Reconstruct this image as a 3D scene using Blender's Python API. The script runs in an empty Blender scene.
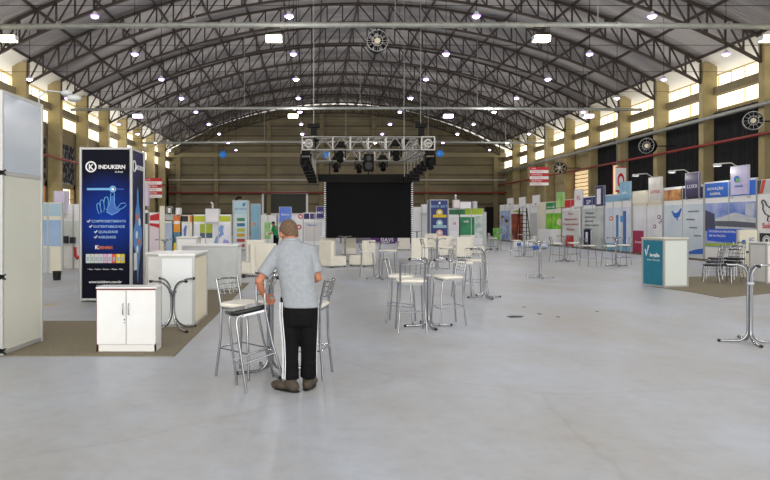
import bpy, math, random
from mathutils import Vector, Matrix
random.seed(7)
C = bpy.context.scene.collection
PI = math.pi
F, CX, HY, H = 660.0, 312.0, 222.0, 1.62      # focal length (px), vanishing point, camera height (m)

# ------------------------------------------------------------------ camera, world, light
sc = bpy.context.scene
cam_d = bpy.data.cameras.new('camera'); cam = bpy.data.objects.new('camera', cam_d); C.objects.link(cam)
cam.location = (0, 0, H); cam.rotation_euler = (PI/2, 0, 0)
cam_d.sensor_width = 36; cam_d.lens = 36*F/770
cam_d.shift_x = (385-CX)/770; cam_d.shift_y = -(240-HY)/770
cam_d.clip_end = 400
sc.camera = cam
sc.view_settings.view_transform = 'Standard'; sc.view_settings.look = 'None'
sc.view_settings.gamma = 1; sc.view_settings.exposure = 0.0
w = bpy.data.worlds.new('sky'); sc.world = w; w.use_nodes = True
bg = w.node_tree.nodes['Background']
bg.inputs[0].default_value = (1.0, 0.965, 0.90, 1); bg.inputs[1].default_value = 3.2
sc.cycles.use_denoising = True
sc.cycles.max_bounces = 8; sc.cycles.diffuse_bounces = 5; sc.cycles.transparent_max_bounces = 12
sc.cycles.sample_clamp_indirect = 6
LAMP_W = 95.0      # watts of each small hanging lamp
FLOOD_W = 260.0     # watts of each floodlight

# ------------------------------------------------------------------ materials
def lin(c):
    return tuple((x/12.92 if x <= .04045 else ((x+.055)/1.055)**2.4) for x in (v/255 for v in c))
MATS = {}
def mat(name, rgb, rough=.6, metal=0, emit=0, noise=0, nscale=6, spec=None, bump=0, alpha=None, rgb2=None):
    if name in MATS: return MATS[name]
    m = bpy.data.materials.new(name); m.use_nodes = True
    nt = m.node_tree; b = nt.nodes['Principled BSDF']
    col = (*lin(rgb), 1)
    b.inputs['Base Color'].default_value = col
    b.inputs['Roughness'].default_value = rough; b.inputs['Metallic'].default_value = metal
    if spec is not None: b.inputs['Specular IOR Level'].default_value = spec
    if emit:
        b.inputs['Emission Color'].default_value = col; b.inputs['Emission Strength'].default_value = emit
    if noise or rgb2:
        tc = nt.nodes.new('ShaderNodeTexCoord'); n = nt.nodes.new('ShaderNodeTexNoise')
        n.inputs['Scale'].default_value = nscale; n.inputs['Detail'].default_value = 5
        nt.links.new(tc.outputs['Object'], n.inputs['Vector'])
        r = nt.nodes.new('ShaderNodeValToRGB'); nt.links.new(n.outputs['Fac'], r.inputs[0])
        r.color_ramp.elements[0].position = .35; r.color_ramp.elements[1].position = .65
        if rgb2: c2 = (*lin(rgb2), 1); r.color_ramp.elements[0].color = col; r.color_ramp.elements[1].color = c2
        else:
            r.color_ramp.elements[0].color = (*[v*(1-noise) for v in col[:3]], 1)
            r.color_ramp.elements[1].color = (*[min(1, v*(1+noise)) for v in col[:3]], 1)
        nt.links.new(r.outputs[0], b.inputs['Base Color'])
        if emit: nt.links.new(r.outputs[0], b.inputs['Emission Color'])
        if bump:
            bp = nt.nodes.new('ShaderNodeBump'); bp.inputs['Strength'].default_value = bump
            nt.links.new(n.outputs['Fac'], bp.inputs['Height']); nt.links.new(bp.outputs[0], b.inputs['Normal'])
    MATS[name] = m
    return m

def nodes(name):
    m = bpy.data.materials.new(name); m.use_nodes = True; MATS[name] = m
    nt = m.node_tree; return m, nt, nt.nodes['Principled BSDF'], nt.nodes.new, nt.links.new

def floor_mat():
    m, nt, b, N, L = nodes('painted_concrete')
    tc = N('ShaderNodeTexCoord')
    def noise(sc_, det, rough=.5, sx=1, sy=1):
        mp = N('ShaderNodeMapping'); mp.inputs['Scale'].default_value = (sx, sy, 1)
        L(tc.outputs['Object'], mp.inputs[0])
        n = N('ShaderNodeTexNoise'); n.inputs['Scale'].default_value = sc_; n.inputs['Detail'].default_value = det
        n.inputs['Roughness'].default_value = rough; L(mp.outputs[0], n.inputs['Vector']); return n
    n1 = noise(.55, 8, .65, 1, .6); n2 = noise(5, 8, .7); n3 = noise(1.4, 10, .75, 1, 3)
    r1 = N('ShaderNodeValToRGB'); L(n1.outputs['Fac'], r1.inputs[0])
    r1.color_ramp.elements[0].position = .33; r1.color_ramp.elements[0].color = (*lin((172, 172, 171)), 1)
    r1.color_ramp.elements[1].position = .66; r1.color_ramp.elements[1].color = (*lin((186, 194, 207)), 1)
    r2 = N('ShaderNodeValToRGB'); L(n2.outputs['Fac'], r2.inputs[0])
    r2.color_ramp.elements[0].position = .3; r2.color_ramp.elements[0].color = (.74, .75, .76, 1)
    r2.color_ramp.elements[1].position = .55; r2.color_ramp.elements[1].color = (1, 1, 1, 1)
    mx = N('ShaderNodeMix'); mx.data_type = 'RGBA'; mx.blend_type = 'MULTIPLY'; mx.inputs[0].default_value = .55
    L(r1.outputs[0], mx.inputs[6]); L(r2.outputs[0], mx.inputs[7])
    r3 = N('ShaderNodeValToRGB'); L(n3.outputs['Fac'], r3.inputs[0])
    r3.color_ramp.elements[0].position = .60; r3.color_ramp.elements[0].color = (0, 0, 0, 1)
    r3.color_ramp.elements[1].position = .72; r3.color_ramp.elements[1].color = (1, 1, 1, 1)
    mx2 = N('ShaderNodeMix'); mx2.data_type = 'RGBA'; mx2.blend_type = 'MIX'
    sc3 = N('ShaderNodeMath'); sc3.operation = 'MULTIPLY'; sc3.inputs[1].default_value = .35; L(r3.outputs[0], sc3.inputs[0])
    L(sc3.outputs[0], mx2.inputs[0]); L(mx.outputs[2], mx2.inputs[6]); mx2.inputs[7].default_value = (*lin((128, 126, 122)), 1)
    # cracks
    v = N('ShaderNodeTexVoronoi'); v.feature = 'DISTANCE_TO_EDGE'; v.inputs['Scale'].default_value = .16
    nw = noise(.8, 6); am = N('ShaderNodeMix'); am.data_type = 'VECTOR'; am.inputs[0].default_value = .35
    L(tc.outputs['Object'], am.inputs[4]); L(nw.outputs['Color'], am.inputs[5]); L(am.outputs[1], v.inputs['Vector'])
    rc = N('ShaderNodeValToRGB'); L(v.outputs['Distance'], rc.inputs[0])
    rc.color_ramp.elements[0].position = .0; rc.color_ramp.elements[0].color = (.62, .61, .6, 1)
    rc.color_ramp.elements[1].position = .004; rc.color_ramp.elements[1].color = (1, 1, 1, 1)
    mx3 = N('ShaderNodeMix'); mx3.data_type = 'RGBA'; mx3.blend_type = 'MULTIPLY'; mx3.inputs[0].default_value = .22
    L(mx2.outputs[2], mx3.inputs[6]); L(rc.outputs[0], mx3.inputs[7]); L(mx3.outputs[2], b.inputs['Base Color'])
    rr = N('ShaderNodeMapRange'); rr.inputs[3].default_value = .32; rr.inputs[4].default_value = .55
    L(n2.outputs['Fac'], rr.inputs[0]); L(rr.outputs[0], b.inputs['Roughness'])
    b.inputs['Specular IOR Level'].default_value = .35
    bp = N('ShaderNodeBump'); bp.inputs['Strength'].default_value = .05; L(n2.outputs['Fac'], bp.inputs['Height']); L(bp.outputs[0], b.inputs['Normal'])
    return m

def sheet_mat(name, rgb, rgb2, axis, pitch, bump=.6, patch=(1, 1, 1), rib_shade=0):
    """corrugated sheet: ribs along one object axis, plus panel to panel variation"""
    m, nt, b, N, L = nodes(name)
    tc = N('ShaderNodeTexCoord'); sp = N('ShaderNodeSeparateXYZ'); L(tc.outputs['Object'], sp.inputs[0])
    mu = N('ShaderNodeMath'); mu.operation = 'MULTIPLY'; mu.inputs[1].default_value = 2*PI/pitch; L(sp.outputs[axis], mu.inputs[0])
    si = N('ShaderNodeMath'); si.operation = 'SINE'; L(mu.outputs[0], si.inputs[0])
    bp = N('ShaderNodeBump'); bp.inputs['Strength'].default_value = bump; bp.inputs['Distance'].default_value = .03
    L(si.outputs[0], bp.inputs['Height']); L(bp.outputs[0], b.inputs['Normal'])
    mp = N('ShaderNodeMapping'); mp.inputs['Scale'].default_value = patch; L(tc.outputs['Object'], mp.inputs[0])
    n = N('ShaderNodeTexNoise'); n.inputs['Scale'].default_value = 1; n.inputs['Detail'].default_value = 4; L(mp.outputs[0], n.inputs['Vector'])
    r = N('ShaderNodeValToRGB'); L(n.outputs['Fac'], r.inputs[0])
    r.color_ramp.elements[0].position = .38; r.color_ramp.elements[0].color = (*lin(rgb), 1)
    r.color_ramp.elements[1].position = .62; r.color_ramp.elements[1].color = (*lin(rgb2), 1)
    mx = N('ShaderNodeMix'); mx.data_type = 'RGBA'; mx.blend_type = 'MULTIPLY'; mx.inputs[0].default_value = rib_shade  # shade of the ribs drawn as dark lines in the sheet colour
    rs = N('ShaderNodeValToRGB'); L(si.outputs[0], rs.inputs[0])
    rs.color_ramp.elements[0].position = .80; rs.color_ramp.elements[0].color = (1, 1, 1, 1)
    rs.color_ramp.elements[1].position = .96; rs.color_ramp.elements[1].color = (.25, .25, .22, 1)
    L(r.outputs[0], mx.inputs[6]); L(rs.outputs[0], mx.inputs[7])
    L(mx.outputs[2], b.inputs['Base Color']); b.inputs['Roughness'].default_value = .6
    return m

def glass_mat():
    m = bpy.data.materials.new('window_glass'); m.use_nodes = True; nt = m.node_tree
    nt.nodes.clear(); o = nt.nodes.new('ShaderNodeOutputMaterial'); t = nt.nodes.new('ShaderNodeBsdfTransparent')
    g = nt.nodes.new('ShaderNodeBsdfGlossy'); g.inputs['Roughness'].default_value = .1
    mx = nt.nodes.new('ShaderNodeMixShader'); mx.inputs[0].default_value = .06
    t.inputs[0].default_value = (1, .97, .86, 1)
    nt.links.new(t.outputs[0], mx.inputs[1]); nt.links.new(g.outputs[0], mx.inputs[2]); nt.links.new(mx.outputs[0], o.inputs[0])
    return m

FLOOR = floor_mat()
ROOF = sheet_mat('roof_sheet', (118, 116, 118), (176, 172, 170), 1, .25, .5, (.12, .5, .12))
SIDING = sheet_mat('olive_siding', (108, 99, 74), (126, 116, 87), 2, 1.15, 1.0, (.3, 1, .6), .8)
GLASS = glass_mat()
def glow_print(name, dark, bright, c, rad):
    """printed banner whose artwork runs from bright blue in the middle to dark navy"""
    m, nt, b, N, L = nodes(name)
    tc = N('ShaderNodeTexCoord'); d = N('ShaderNodeVectorMath'); d.operation = 'DISTANCE'; d.inputs[1].default_value = c
    L(tc.outputs['Object'], d.inputs[0]); r = N('ShaderNodeValToRGB'); mr = N('ShaderNodeMapRange'); mr.inputs[2].default_value = rad
    L(d.outputs['Value'], mr.inputs[0]); L(mr.outputs[0], r.inputs[0])
    r.color_ramp.elements[0].color = (*lin(bright), 1); r.color_ramp.elements[1].color = (*lin(dark), 1)
    L(r.outputs[0], b.inputs['Base Color']); b.inputs['Roughness'].default_value = .55; b.inputs['Specular IOR Level'].default_value = .12
    return m
STEEL = mat('dark_brown_steel', (58, 48, 42), .6, .0, noise=.15, nscale=2)
CONC = mat('ochre_concrete', (158, 144, 104), .85, noise=.12, nscale=1.5)
CONCB = mat('olive_concrete', (150, 137, 100), .85, noise=.12, nscale=1.2)
BEAMM = mat('khaki_concrete_beam', (128, 116, 88), .85, noise=.12, nscale=1)
CURT = mat('black_curtain_cloth', (20, 20, 22), .95, noise=.3, nscale=3)
CHROME = mat('chrome_tube', (168, 170, 176), .16, 1)
ALU = mat('anodised_aluminium', (186, 188, 188), .4, .35)
GALV = mat('galvanised_pipe', (150, 152, 147), .5, .3, noise=.12, nscale=4)
WHITE = mat('white_laminate', (236, 237, 238), .35, noise=.02)
CREAM = mat('cream_panel', (226, 222, 205), .45, noise=.03, nscale=1)
WPANEL = mat('white_glossy_panel', (216, 222, 220), .14, noise=.03, nscale=1.2)
GPANEL = mat('greenish_white_panel', (214, 217, 208), .16, noise=.03, nscale=1.2)
GREYP = mat('light_grey_panel', (196, 200, 202), .4, noise=.03)
LEATH = mat('white_leatherette', (238, 234, 222), .45, noise=.03, nscale=3)
BLACK = mat('black_rubber', (14, 14, 15), .6)
BLKV = mat('black_vinyl', (22, 24, 26), .28)
BLKM = mat('black_metal', (9, 9, 10), .6, spec=.2)
SCREEN = mat('dark_led_screen', (24, 24, 26), .9, noise=.12, nscale=12, spec=.1)
REDP = mat('red_pipe_paint', (140, 44, 34), .5)
SILVER = mat('silver_truss', (150, 148, 144), .4, .6)
CARPET = mat('olive_brown_carpet', (130, 122, 102), .98, noise=.16, nscale=40, bump=.4)
NAVY = glow_print('navy_print', (6, 8, 28), (12, 58, 165), (.55, 0, 1.7), 1.0)
NAVYD = mat('dark_navy_print', (12, 14, 42), .5, rgb2=(30, 30, 84), nscale=1, spec=.15)
EDGE = mat('red_brown_edge_band', (120, 62, 48), .5)
TXTW = mat('white_print', (240, 242, 246), .5)
TXTK = mat('dark_print', (40, 46, 60), .5)
TXTB = mat('blue_print', (24, 96, 196), .5)
TXTR = mat('red_print', (196, 28, 36), .5)
ORANGE = mat('orange_print', (226, 120, 40), .5)
CYAN = mat('pale_cyan_print', (110, 180, 235), .5)
TEAL = mat('teal_print', (22, 120, 146), .4, noise=.04)
def col(r, g, b, rough=.5):
    return mat('print_%02x%02x%02x' % (r, g, b), (r, g, b), rough)
def duo(a, b, s=2):
    return mat('print_%02x%02x%02x_%02x%02x%02x' % (*a, *b), a, .45, rgb2=b, nscale=s)

# ------------------------------------------------------------------ mesh builder
class MB:
    def __init__(s): s.v = []; s.f = []; s.s = []
    def _add(s, vs, fs, smooth=False):
        n = len(s.v); s.v += [tuple(v) for v in vs]
        for f in fs: s.f.append(tuple(i+n for i in f)); s.s.append(smooth)
        return s
    def box(s, x0, x1, y0, y1, z0, z1):
        x0, x1 = sorted((x0, x1)); y0, y1 = sorted((y0, y1)); z0, z1 = sorted((z0, z1))
        return s._add([(x0,y0,z0),(x1,y0,z0),(x1,y1,z0),(x0,y1,z0),(x0,y0,z1),(x1,y0,z1),(x1,y1,z1),(x0,y1,z1)],
            [(0,3,2,1),(4,5,6,7),(0,1,5,4),(1,2,6,5),(2,3,7,6),(3,0,4,7)])
    def tube(s, pts, r, n=8, closed=False):
        pts = [Vector(p) for p in pts]; m = len(pts)
        rs = r if isinstance(r, (list, tuple)) else [r]*m
        rings = []; up = None
        for i, p in enumerate(pts):
            if closed: t = pts[(i+1) % m]-pts[i-1]
            else: t = pts[min(i+1, m-1)]-pts[max(i-1, 0)]
            t.normalize()
            if up is None:
                up = Vector((0, 0, 1)) if abs(t.z) < .9 else Vector((1, 0, 0))
            a = up - t*up.dot(t)
            if a.length < 1e-4: a = t.orthogonal()
            a.normalize(); up = a; b = t.cross(a)
            rings.append([p + (a*math.cos(2*PI*k/n)+b*math.sin(2*PI*k/n))*rs[i] for k in range(n)])
        vs = [v for rg in rings for v in rg]; fs = []
        for i in range(m if closed else m-1):
            j = (i+1) % m
            for k in range(n):
                k2 = (k+1) % n; fs.append((i*n+k, i*n+k2, j*n+k2, j*n+k))
        s._add(vs, fs, True)
        if not closed:
            s._add(rings[0], [tuple(range(n))[::-1]]); s._add(rings[-1], [tuple(range(n))])
        return s
    def bar(s, a, b, w, h=None):
        a = Vector(a); b = Vector(b); h = h or w; t = (b-a).normalized()
        up = Vector((0, 0, 1)) if abs(t.z) < .95 else Vector((0, 1, 0))
        x = t.cross(up).normalized(); y = x.cross(t)
        vs = [p + x*sx*w/2 + y*sy*h/2 for p in (a, b) for sx, sy in ((-1,-1),(1,-1),(1,1),(-1,1))]
        return s._add(vs, [(0,3,2,1),(4,5,6,7),(0,1,5,4),(1,2,6,5),(2,3,7,6),(3,0,4,7)])
    def cyl(s, a, b, r, r2=None, n=16): return s.tube([a, b], [r, r if r2 is None else r2], n)
    def ball(s, c, rx, ry=None, rz=None, n=14, m=8, rot=None):
        ry = ry or rx; rz = rz or rx; c = Vector(c); vs = []; fs = []
        for i in range(m+1):
            th = PI*i/m
            for k in range(n):
                p = Vector((rx*math.sin(th)*math.cos(2*PI*k/n), ry*math.sin(th)*math.sin(2*PI*k/n), rz*math.cos(th)))
                if rot: p = rot @ p
                vs.append(c+p)
        for i in range(m):
            for k in range(n):
                k2 = (k+1) % n; fs.append((i*n+k, (i+1)*n+k, (i+1)*n+k2, i*n+k2))
        return s._add(vs, fs, True)
    def loft(s, rings, n=20):
        """rings: (cx, cy, z, rx, ry)"""
        vs = []
        for cx, cy, z, rx, ry in rings:
            for k in range(n):
                a = 2*PI*k/n; ca, sa = math.cos(a), math.sin(a)
                e = .85
                vs.append((cx+rx*math.copysign(abs(ca)**e, ca), cy+ry*math.copysign(abs(sa)**e, sa), z))
        fs = [(i*n+k, i*n+(k+1) % n, (i+1)*n+(k+1) % n, (i+1)*n+k) for i in range(len(rings)-1) for k in range(n)]
        s._add(vs, fs, True)
        s._add(vs[:n], [tuple(range(n))[::-1]]); s._add(vs[-n:], [tuple(range(n))]); return s
    def prism(s, pts, y0, y1):
        """outline in x,z extruded along y"""
        n = len(pts); vs = [(x, y0, z) for x, z in pts]+[(x, y1, z) for x, z in pts]
        return s._add(vs, [tuple(range(n)), tuple(range(n, 2*n))[::-1]] + [(i, i+n, (i+1) % n+n, (i+1) % n) for i in range(n)])
    def disc(s, x, z, r, y0, y1, n=20, ri=None):
        if ri is None: return s.prism([(x+r*math.cos(2*PI*k/n), z+r*math.sin(2*PI*k/n)) for k in range(n)], y0, y1)
        vs = []
        for y in (y0, y1):
            for q in (r, ri):
                vs += [(x+q*math.cos(2*PI*k/n), y, z+q*math.sin(2*PI*k/n)) for k in range(n)]
        fs = []
        for k in range(n):
            j = (k+1) % n
            fs += [(k, j, n+j, n+k), (2*n+k, 3*n+k, 3*n+j, 2*n+j), (k, 2*n+k, 2*n+j, j), (n+k, n+j, 3*n+j, 3*n+k)]
        return s._add(vs, fs)
    def build(s, name, m, parent=None, bevel=0, segs=2):
        me = bpy.data.meshes.new(name); me.from_pydata(s.v, [], s.f); me.update()
        for p, q in zip(me.polygons, s.s): p.use_smooth = q
        me.materials.append(m)
        o = bpy.data.objects.new(name, me); C.objects.link(o); o.parent = parent
        if bevel:
            b = o.modifiers.new('b', 'BEVEL'); b.width = bevel; b.segments = segs; b.limit_method = 'ANGLE'
        return o

def remeshed(mb, name, m, parent, voxel=.012, smooth=6):
    o = mb.build(name, m, parent)
    r = o.modifiers.new('r', 'REMESH'); r.mode = 'VOXEL'; r.voxel_size = voxel; r.use_smooth_shade = True
    sm = o.modifiers.new('s', 'SMOOTH'); sm.iterations = smooth; sm.factor = .5
    dg = bpy.context.evaluated_depsgraph_get(); dg.update()
    me = bpy.data.meshes.new_from_object(o.evaluated_get(dg)); o.modifiers.clear(); o.data = me
    for p in me.polygons: p.use_smooth = True
    return o

def thing(name, label, cat, loc=(0, 0, 0), rz=0, group=None):
    o = bpy.data.objects.new(name, None); C.objects.link(o); o.empty_display_size = .1
    o.location = loc; o.rotation_euler = (0, 0, rz); o['label'] = label; o['category'] = cat
    if group: o['group'] = group
    return o
def tag(o, label, cat, group=None):
    o['label'] = label; o['category'] = cat
    if group: o['group'] = group
    return o
def struct(o): o['kind'] = 'structure'; return o
def copy_tree(o, parent=None):
    c = o.copy(); C.objects.link(c)
    if parent: c.parent = parent
    for ch in list(KIDS.get(o.name, [])): copy_tree(ch, c)
    return c
KIDS = {}
def index_kids():
    KIDS.clear()
    for o in C.objects:
        if o.parent: KIDS.setdefault(o.parent.name, []).append(o)
def place(proto, first, loc, rz, label, cat, group):
    o = proto if first else copy_tree(proto)
    o.location = loc; o.rotation_euler = (0, 0, rz); o['label'] = label; o['category'] = cat
    if group: o['group'] = group
    return o

def text(s, size, m, parent, x, y, z, align='LEFT', name='lettering', rx=PI/2, rz=0, bold=0, ang=0):
    cu = bpy.data.curves.new(name, 'FONT'); cu.body = s; cu.size = size; cu.align_x = align; cu.extrude = .001
    cu.offset = bold*size; cu.resolution_u = 2
    t = bpy.data.objects.new(name, cu); C.objects.link(t)
    dg = bpy.context.evaluated_depsgraph_get(); dg.update()
    me = bpy.data.meshes.new_from_object(t.evaluated_get(dg))
    bpy.data.objects.remove(t); me.name = name
    M = Matrix.Translation((x, y, z)) @ Matrix.Rotation(rz, 4, 'Z') @ Matrix.Rotation(rx, 4, 'X') @ Matrix.Rotation(ang, 4, 'Z')
    me.transform(M); me.materials.clear(); me.materials.append(m)
    o = bpy.data.objects.new(name, me); C.objects.link(o); o.parent = parent
    return o

def gp(px, py):                       # floor point seen at a place of the photograph
    Y = F*H/(py-HY); return ((px-CX)*Y/F, Y)
def at(px, py, Y): return Vector(((px-CX)*Y/F, Y, H-(py-HY)*Y/F))
ORD = ['first', 'second', 'third', 'fourth', 'fifth', 'sixth', 'seventh', 'eighth', 'ninth', 'tenth', 'eleventh', 'twelfth']

# ------------------------------------------------------------------ the hall
XL, XR, XC = -16.05, 21.95, 2.95
WL, WR = -16.9, 22.8                     # wall planes behind the columns
YB = 78.0; YF = -9.0
HW = 19.0; RISE = 4.95; ZE = 10.65
R = (HW*HW+RISE*RISE)/(2*RISE); ZC = ZE+RISE-R
def arc_z(x, off=0):
    return ZC + math.sqrt((R-off)**2-(x-XC)**2)
struct(MB().box(WL-3, WR+3, YF, YB+1, -.3, 0).build('floor', FLOOR))
# ceiling: curved sheet with thickness
mb = MB(); n = 56; xs = [XC-18.85+37.7*i/n for i in range(n+1)]
vs = []
for x in xs: vs += [(x, YF, arc_z(x)+.14), (x, YB+1.5, arc_z(x)+.14), (x, YF, arc_z(x)+.26), (x, YB+1.5, arc_z(x)+.26)]
fs = []
for i in range(n):
    a = i*4; b = a+4
    fs += [(a, a+1, b+1, b), (a+2, b+2, b+3, a+3), (a, b, b+2, a+2), (a+1, a+3, b+3, b+1)]
mb._add(vs, fs, False)
ceiling = struct(mb.build('ceiling', ROOF))
EAVE = mat('daylit_white_eave', (238, 236, 228), .7)  # roof edge coloured near white for the daylight glare on it
for side in (-1, 1):
    mb = MB(); q = [XC+side*(18.86+1.5*i/6) for i in range(7)]
    pl = [(x, arc_z(x)+.14) for x in q]+[(x, arc_z(x)+.2) for x in q[::-1]]
    mb.prism(pl, YF, YB+1.5); struct(mb.build('trim_%d' % (80+side), EAVE))
for i in range(17):
    x = XC-18.8+37.6*i/16; z = arc_z(x)+.07
    MB().box(x-.045, x+.045, YF, YB+.5, z-.07, z+.07).build('purlin', STEEL, ceiling)
# arched trusses
TY = [27.25+5*i for i in range(11)]
def make_truss():
    t = thing('roof_truss', 'x', 'roof truss')
    N = 40; a0 = math.asin(HW/R)
    def pt(a, off): x = XC+R*math.sin(a); return (x, 0, arc_z(x)-off)
    A = [-a0+2*a0*i/N for i in range(N+1)]
    top = MB(); bot = MB(); web = MB()
    for i in range(N):
        top.bar(pt(A[i], 0), pt(A[i+1], 0), .16, .13); bot.bar(pt(A[i], 1.2), pt(A[i+1], 1.2), .15, .12)
        web.bar(pt(A[i], 0), pt(A[i], 1.2), .08)
        if i < N/2: web.bar(pt(A[i], 1.2), pt(A[i+1], 0), .075)
        else: web.bar(pt(A[i], 0), pt(A[i+1], 1.2), .075)
    web.bar(pt(A[N], 0), pt(A[N], 1.2), .08)
    top.build('top_chord', STEEL, t); bot.build('bottom_chord', STEEL, t); web.build('web_bracing', STEEL, t)
    return t
tr = make_truss(); index_kids()
for i, y in enumerate(TY):
    place(tr, i == 0, (0, y, 0), 0, 'arched dark steel lattice roof truss, %s one counted from the camera' % ORD[i], 'roof truss', 'arched roof trusses')
# columns
def column(x0, x1, y, label, top):
    c = tag(MB().box(x0, x1, y-.22, y+.22, 0, top).build('concrete_column', CONC, None, .02), label, 'column', 'concrete columns along the side walls')
    return c
for i, y in enumerate(TY[:-1]):
    column(XR, WR-.05, y, 'tall ochre concrete column on the right wall, %s one counted from the camera' % ORD[i], 10.6)
    column(WL+.05, XL, y, 'tall ochre concrete column on the left wall, %s one counted from the camera' % ORD[i], 10.6)
# right wall
wr = MB(); wr.box(WR, WR+.25, YF, YB, 0, 7.9)
wall_r = struct(wr.build('wall_right', CONCB))
wl = MB(); 
wl.box(WL-.25, WL, YF, YB, 0, 2.5); wl.box(WL-.25, WL, YF, YB, 6.9, 7.9); wl.box(WL-.25, WL, YF, YB, 3.9, 4.25)
wl.box(WL-.25, WL, YF, 28, 2.5, 6.9); wl.box(WL-.25, WL, 60, YB, 2.5, 6.9)
for y in TY: wl.box(WL-.25, WL, y-.5, y+.5, 2.5, 6.9)
struct(wl.build('wall_left', BEAMM))
# clerestory: sill, beam, window frame and glass for each bay of both walls
k = 1
BY = [YF]+TY[:-1]+[YB]
for side, X, s in (('right', WR, 1), ('left', WL, -1)):
    beam = MB().box(X-s*.28, X+s*.1, YF, YB, 8.72, 9.16)
    struct(beam.build('trim_%d' % k, BEAMM))
    for i in range(len(BY)-1):
        y0, y1 = BY[i]+.22, BY[i+1]-.22
        if y0 < 0: y0 = 0
        wroot = bpy.data.objects.new('window_%d' % k, None); C.objects.link(wroot); wroot['kind'] = 'structure'
        wroot.location = (X, (y0+y1)/2, 7.9); L = (y1-y0)/2
        f = MB()
        for z in (0, .82, 1.26, 1.93): f.box(-.06, .06, -L, L, z, z+.06)
        nb = 4 if y1-y0 < 8 else 20
        for j in range(nb+1):
            yy = -L+2*L*j/nb; f.box(-.03, .03, yy-.015, yy+.015, 1.3, 1.95)
        f.box(-.03, .03, -.02, .02, 0, .85)
        f.build('window_frame', mat('ochre_frame', (216, 196, 138), .7), wroot)
        g = MB().box(-.004, .004, -L, L, .05, .84); g.build('pane', GLASS, wroot)
        g = MB().box(-.004, .004, -L, L, 1.3, 1.95); g.build('pane', GLASS, wroot)
        k += 1
# black curtains on the right wall, olive infill panels beyond
def curtain(y0, y1, label):
    mb = MB(); n = 60; vs = []
    for i in range(n+1):
        y = y0+(y1-y0)*i/n; d = .06*math.sin(i*1.9)+.03*math.sin(i*.7)
        vs += [(WR-.25+d, y, 0.05), (WR-.25+d, y, 7.72), (WR-.22+d, y, 7.72), (WR-.22+d, y, 0.05)]
    fs = []
    for i in range(n):
        a = i*4; b = a+4; fs += [(a, a+1, b+1, b), (a+1, a+2, b+2, b+1), (a+2, a+3, b+3, b+2), (a+3, a, b, b+3)]
    mb._add(vs, fs, True); tag(mb.build('black_curtain', CURT), label, 'curtain', 'black curtains between the columns')
for i in range(6):
    y0, y1 = (22.5 if i == 0 else TY[i-1]+.26), TY[i]-.26
    if i == 5: y1 = y1
    curtain(y0, y1, 'long black curtain in the %s bay of the right wall' % ORD[i])
# shuttered bright window of the right wall
sw = bpy.data.objects.new('window_60', None); C.objects.link(sw); sw['kind'] = 'structure'; sw.location = (WR-.1, 55.3, 3.0)
b = MB()
for j in range(9): b.box(-.05, .03, -1.5, 1.5, .33*j, .33*j+.24)
b.build('shutter', mat('lit_cream_shutter', (255, 226, 176), .6, emit=.55), sw)
MB().box(-.07, 0, -1.62, -1.5, -.1, 3.1).box(-.07, 0, 1.5, 1.62, -.1, 3.1).build('window_frame', mat('rust_frame', (150, 84, 50), .6), sw)
sw = bpy.data.objects.new('window_61', None); C.objects.link(sw); sw['kind'] = 'structure'; sw.location = (WR-.42, 48.6, 2.2)
MB().box(-.05, .03, -.45, .3, 0, 3.6).build('pane', mat('lit_cream_shutter', (255, 226, 176)), sw)
MB().box(-.07, .0, .3, .42, -.1, 3.7).build('window_frame', mat('red_frame', (170, 40, 34), .6), sw)
# left wall windows: lit lower panes, shade net above
net = mat('shade_net', (26, 25, 26), .9, rgb2=(120, 118, 120), nscale=3.2)
r_ = net.node_tree.nodes['Color Ramp'] if 'Color Ramp' in net.node_tree.nodes else None
if r_: r_.color_ramp.elements[0].position = .50; r_.color_ramp.elements[1].position = .60
for i, y in enumerate(TY[:7]):
    wroot = bpy.data.objects.new('window_%d' % (40+i), None); C.objects.link(wroot); wroot['kind'] = 'structure'
    wroot.location = (WL, y+2.5, 2.5)
    MB().box(-.004, .004, -2, 2, 0, 1.4).build('pane', GLASS, wroot)
    f = MB()
    for j in range(5): f.box(-.03, .03, -2+j-.02, -2+j+.02, 0, 1.4)
    f.box(-.03, .03, -2, 2, .68, .72); f.build('window_frame', mat('rust_frame', (150, 84, 50), .6), wroot)
    tag(MB().box(WL+.02, WL+.05, y+.5, y+4.5, 4.25, 6.9).build('shade_net', net), 'dark patchy shade net above the low windows, %s bay of the left wall' % ORD[i], 'shade net', 'shade nets on the left wall')
    MBt = MB()
# back wall: siding to eaves, gable stopping short of the roof sheet so daylight shows
pts = [(WL, 0), (WR, 0)]
m_ = 40
for i in range(m_+1):
    x = WR-(WR-WL)*i/m_; xx = max(min(x, XR+.6), XL-.6); pts.append((x, arc_z(xx, .0)-.12 if abs(x-XC) > 3 or True else 0))
back = MB().prism(pts, YB, YB+.25)
wall_b = struct(back.build('wall_back', SIDING))
for x in [XL+.3, -11.3, -5.1, 1.1, 7.3, 13.5, XR-.3]:
    tag(MB().box(x-.25, x+.25, YB-.35, YB-.02, 0, arc_z(x)-.5).build('wall_post', BEAMM), 'khaki steel post on the far wall, %s from the left' % ORD[[XL+.3, -11.3, -5.1, 1.1, 7.3, 13.5, XR-.3].index(x)], 'wall post', 'posts on the far wall')
struct(MB().box(WL, WR, YB-.5, YB-.05, 9.25, 9.75).build('trim_70', mat('pale_khaki_beam', (150, 140, 112), .8)))
struct(MB().box(WL, WR, YB-.45, YB-.2, 6.5, 6.65).build('trim_71', mat('pale_rail', (186, 184, 172), .6)))
tag(MB().tube([(WL-.05, YB-.7, 5.05), (WR+.05, YB-.7, 5.05)], .09, 8).build('red_fire_pipe', REDP), 'thin red fire pipe running across the far wall', 'pipe')
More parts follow.
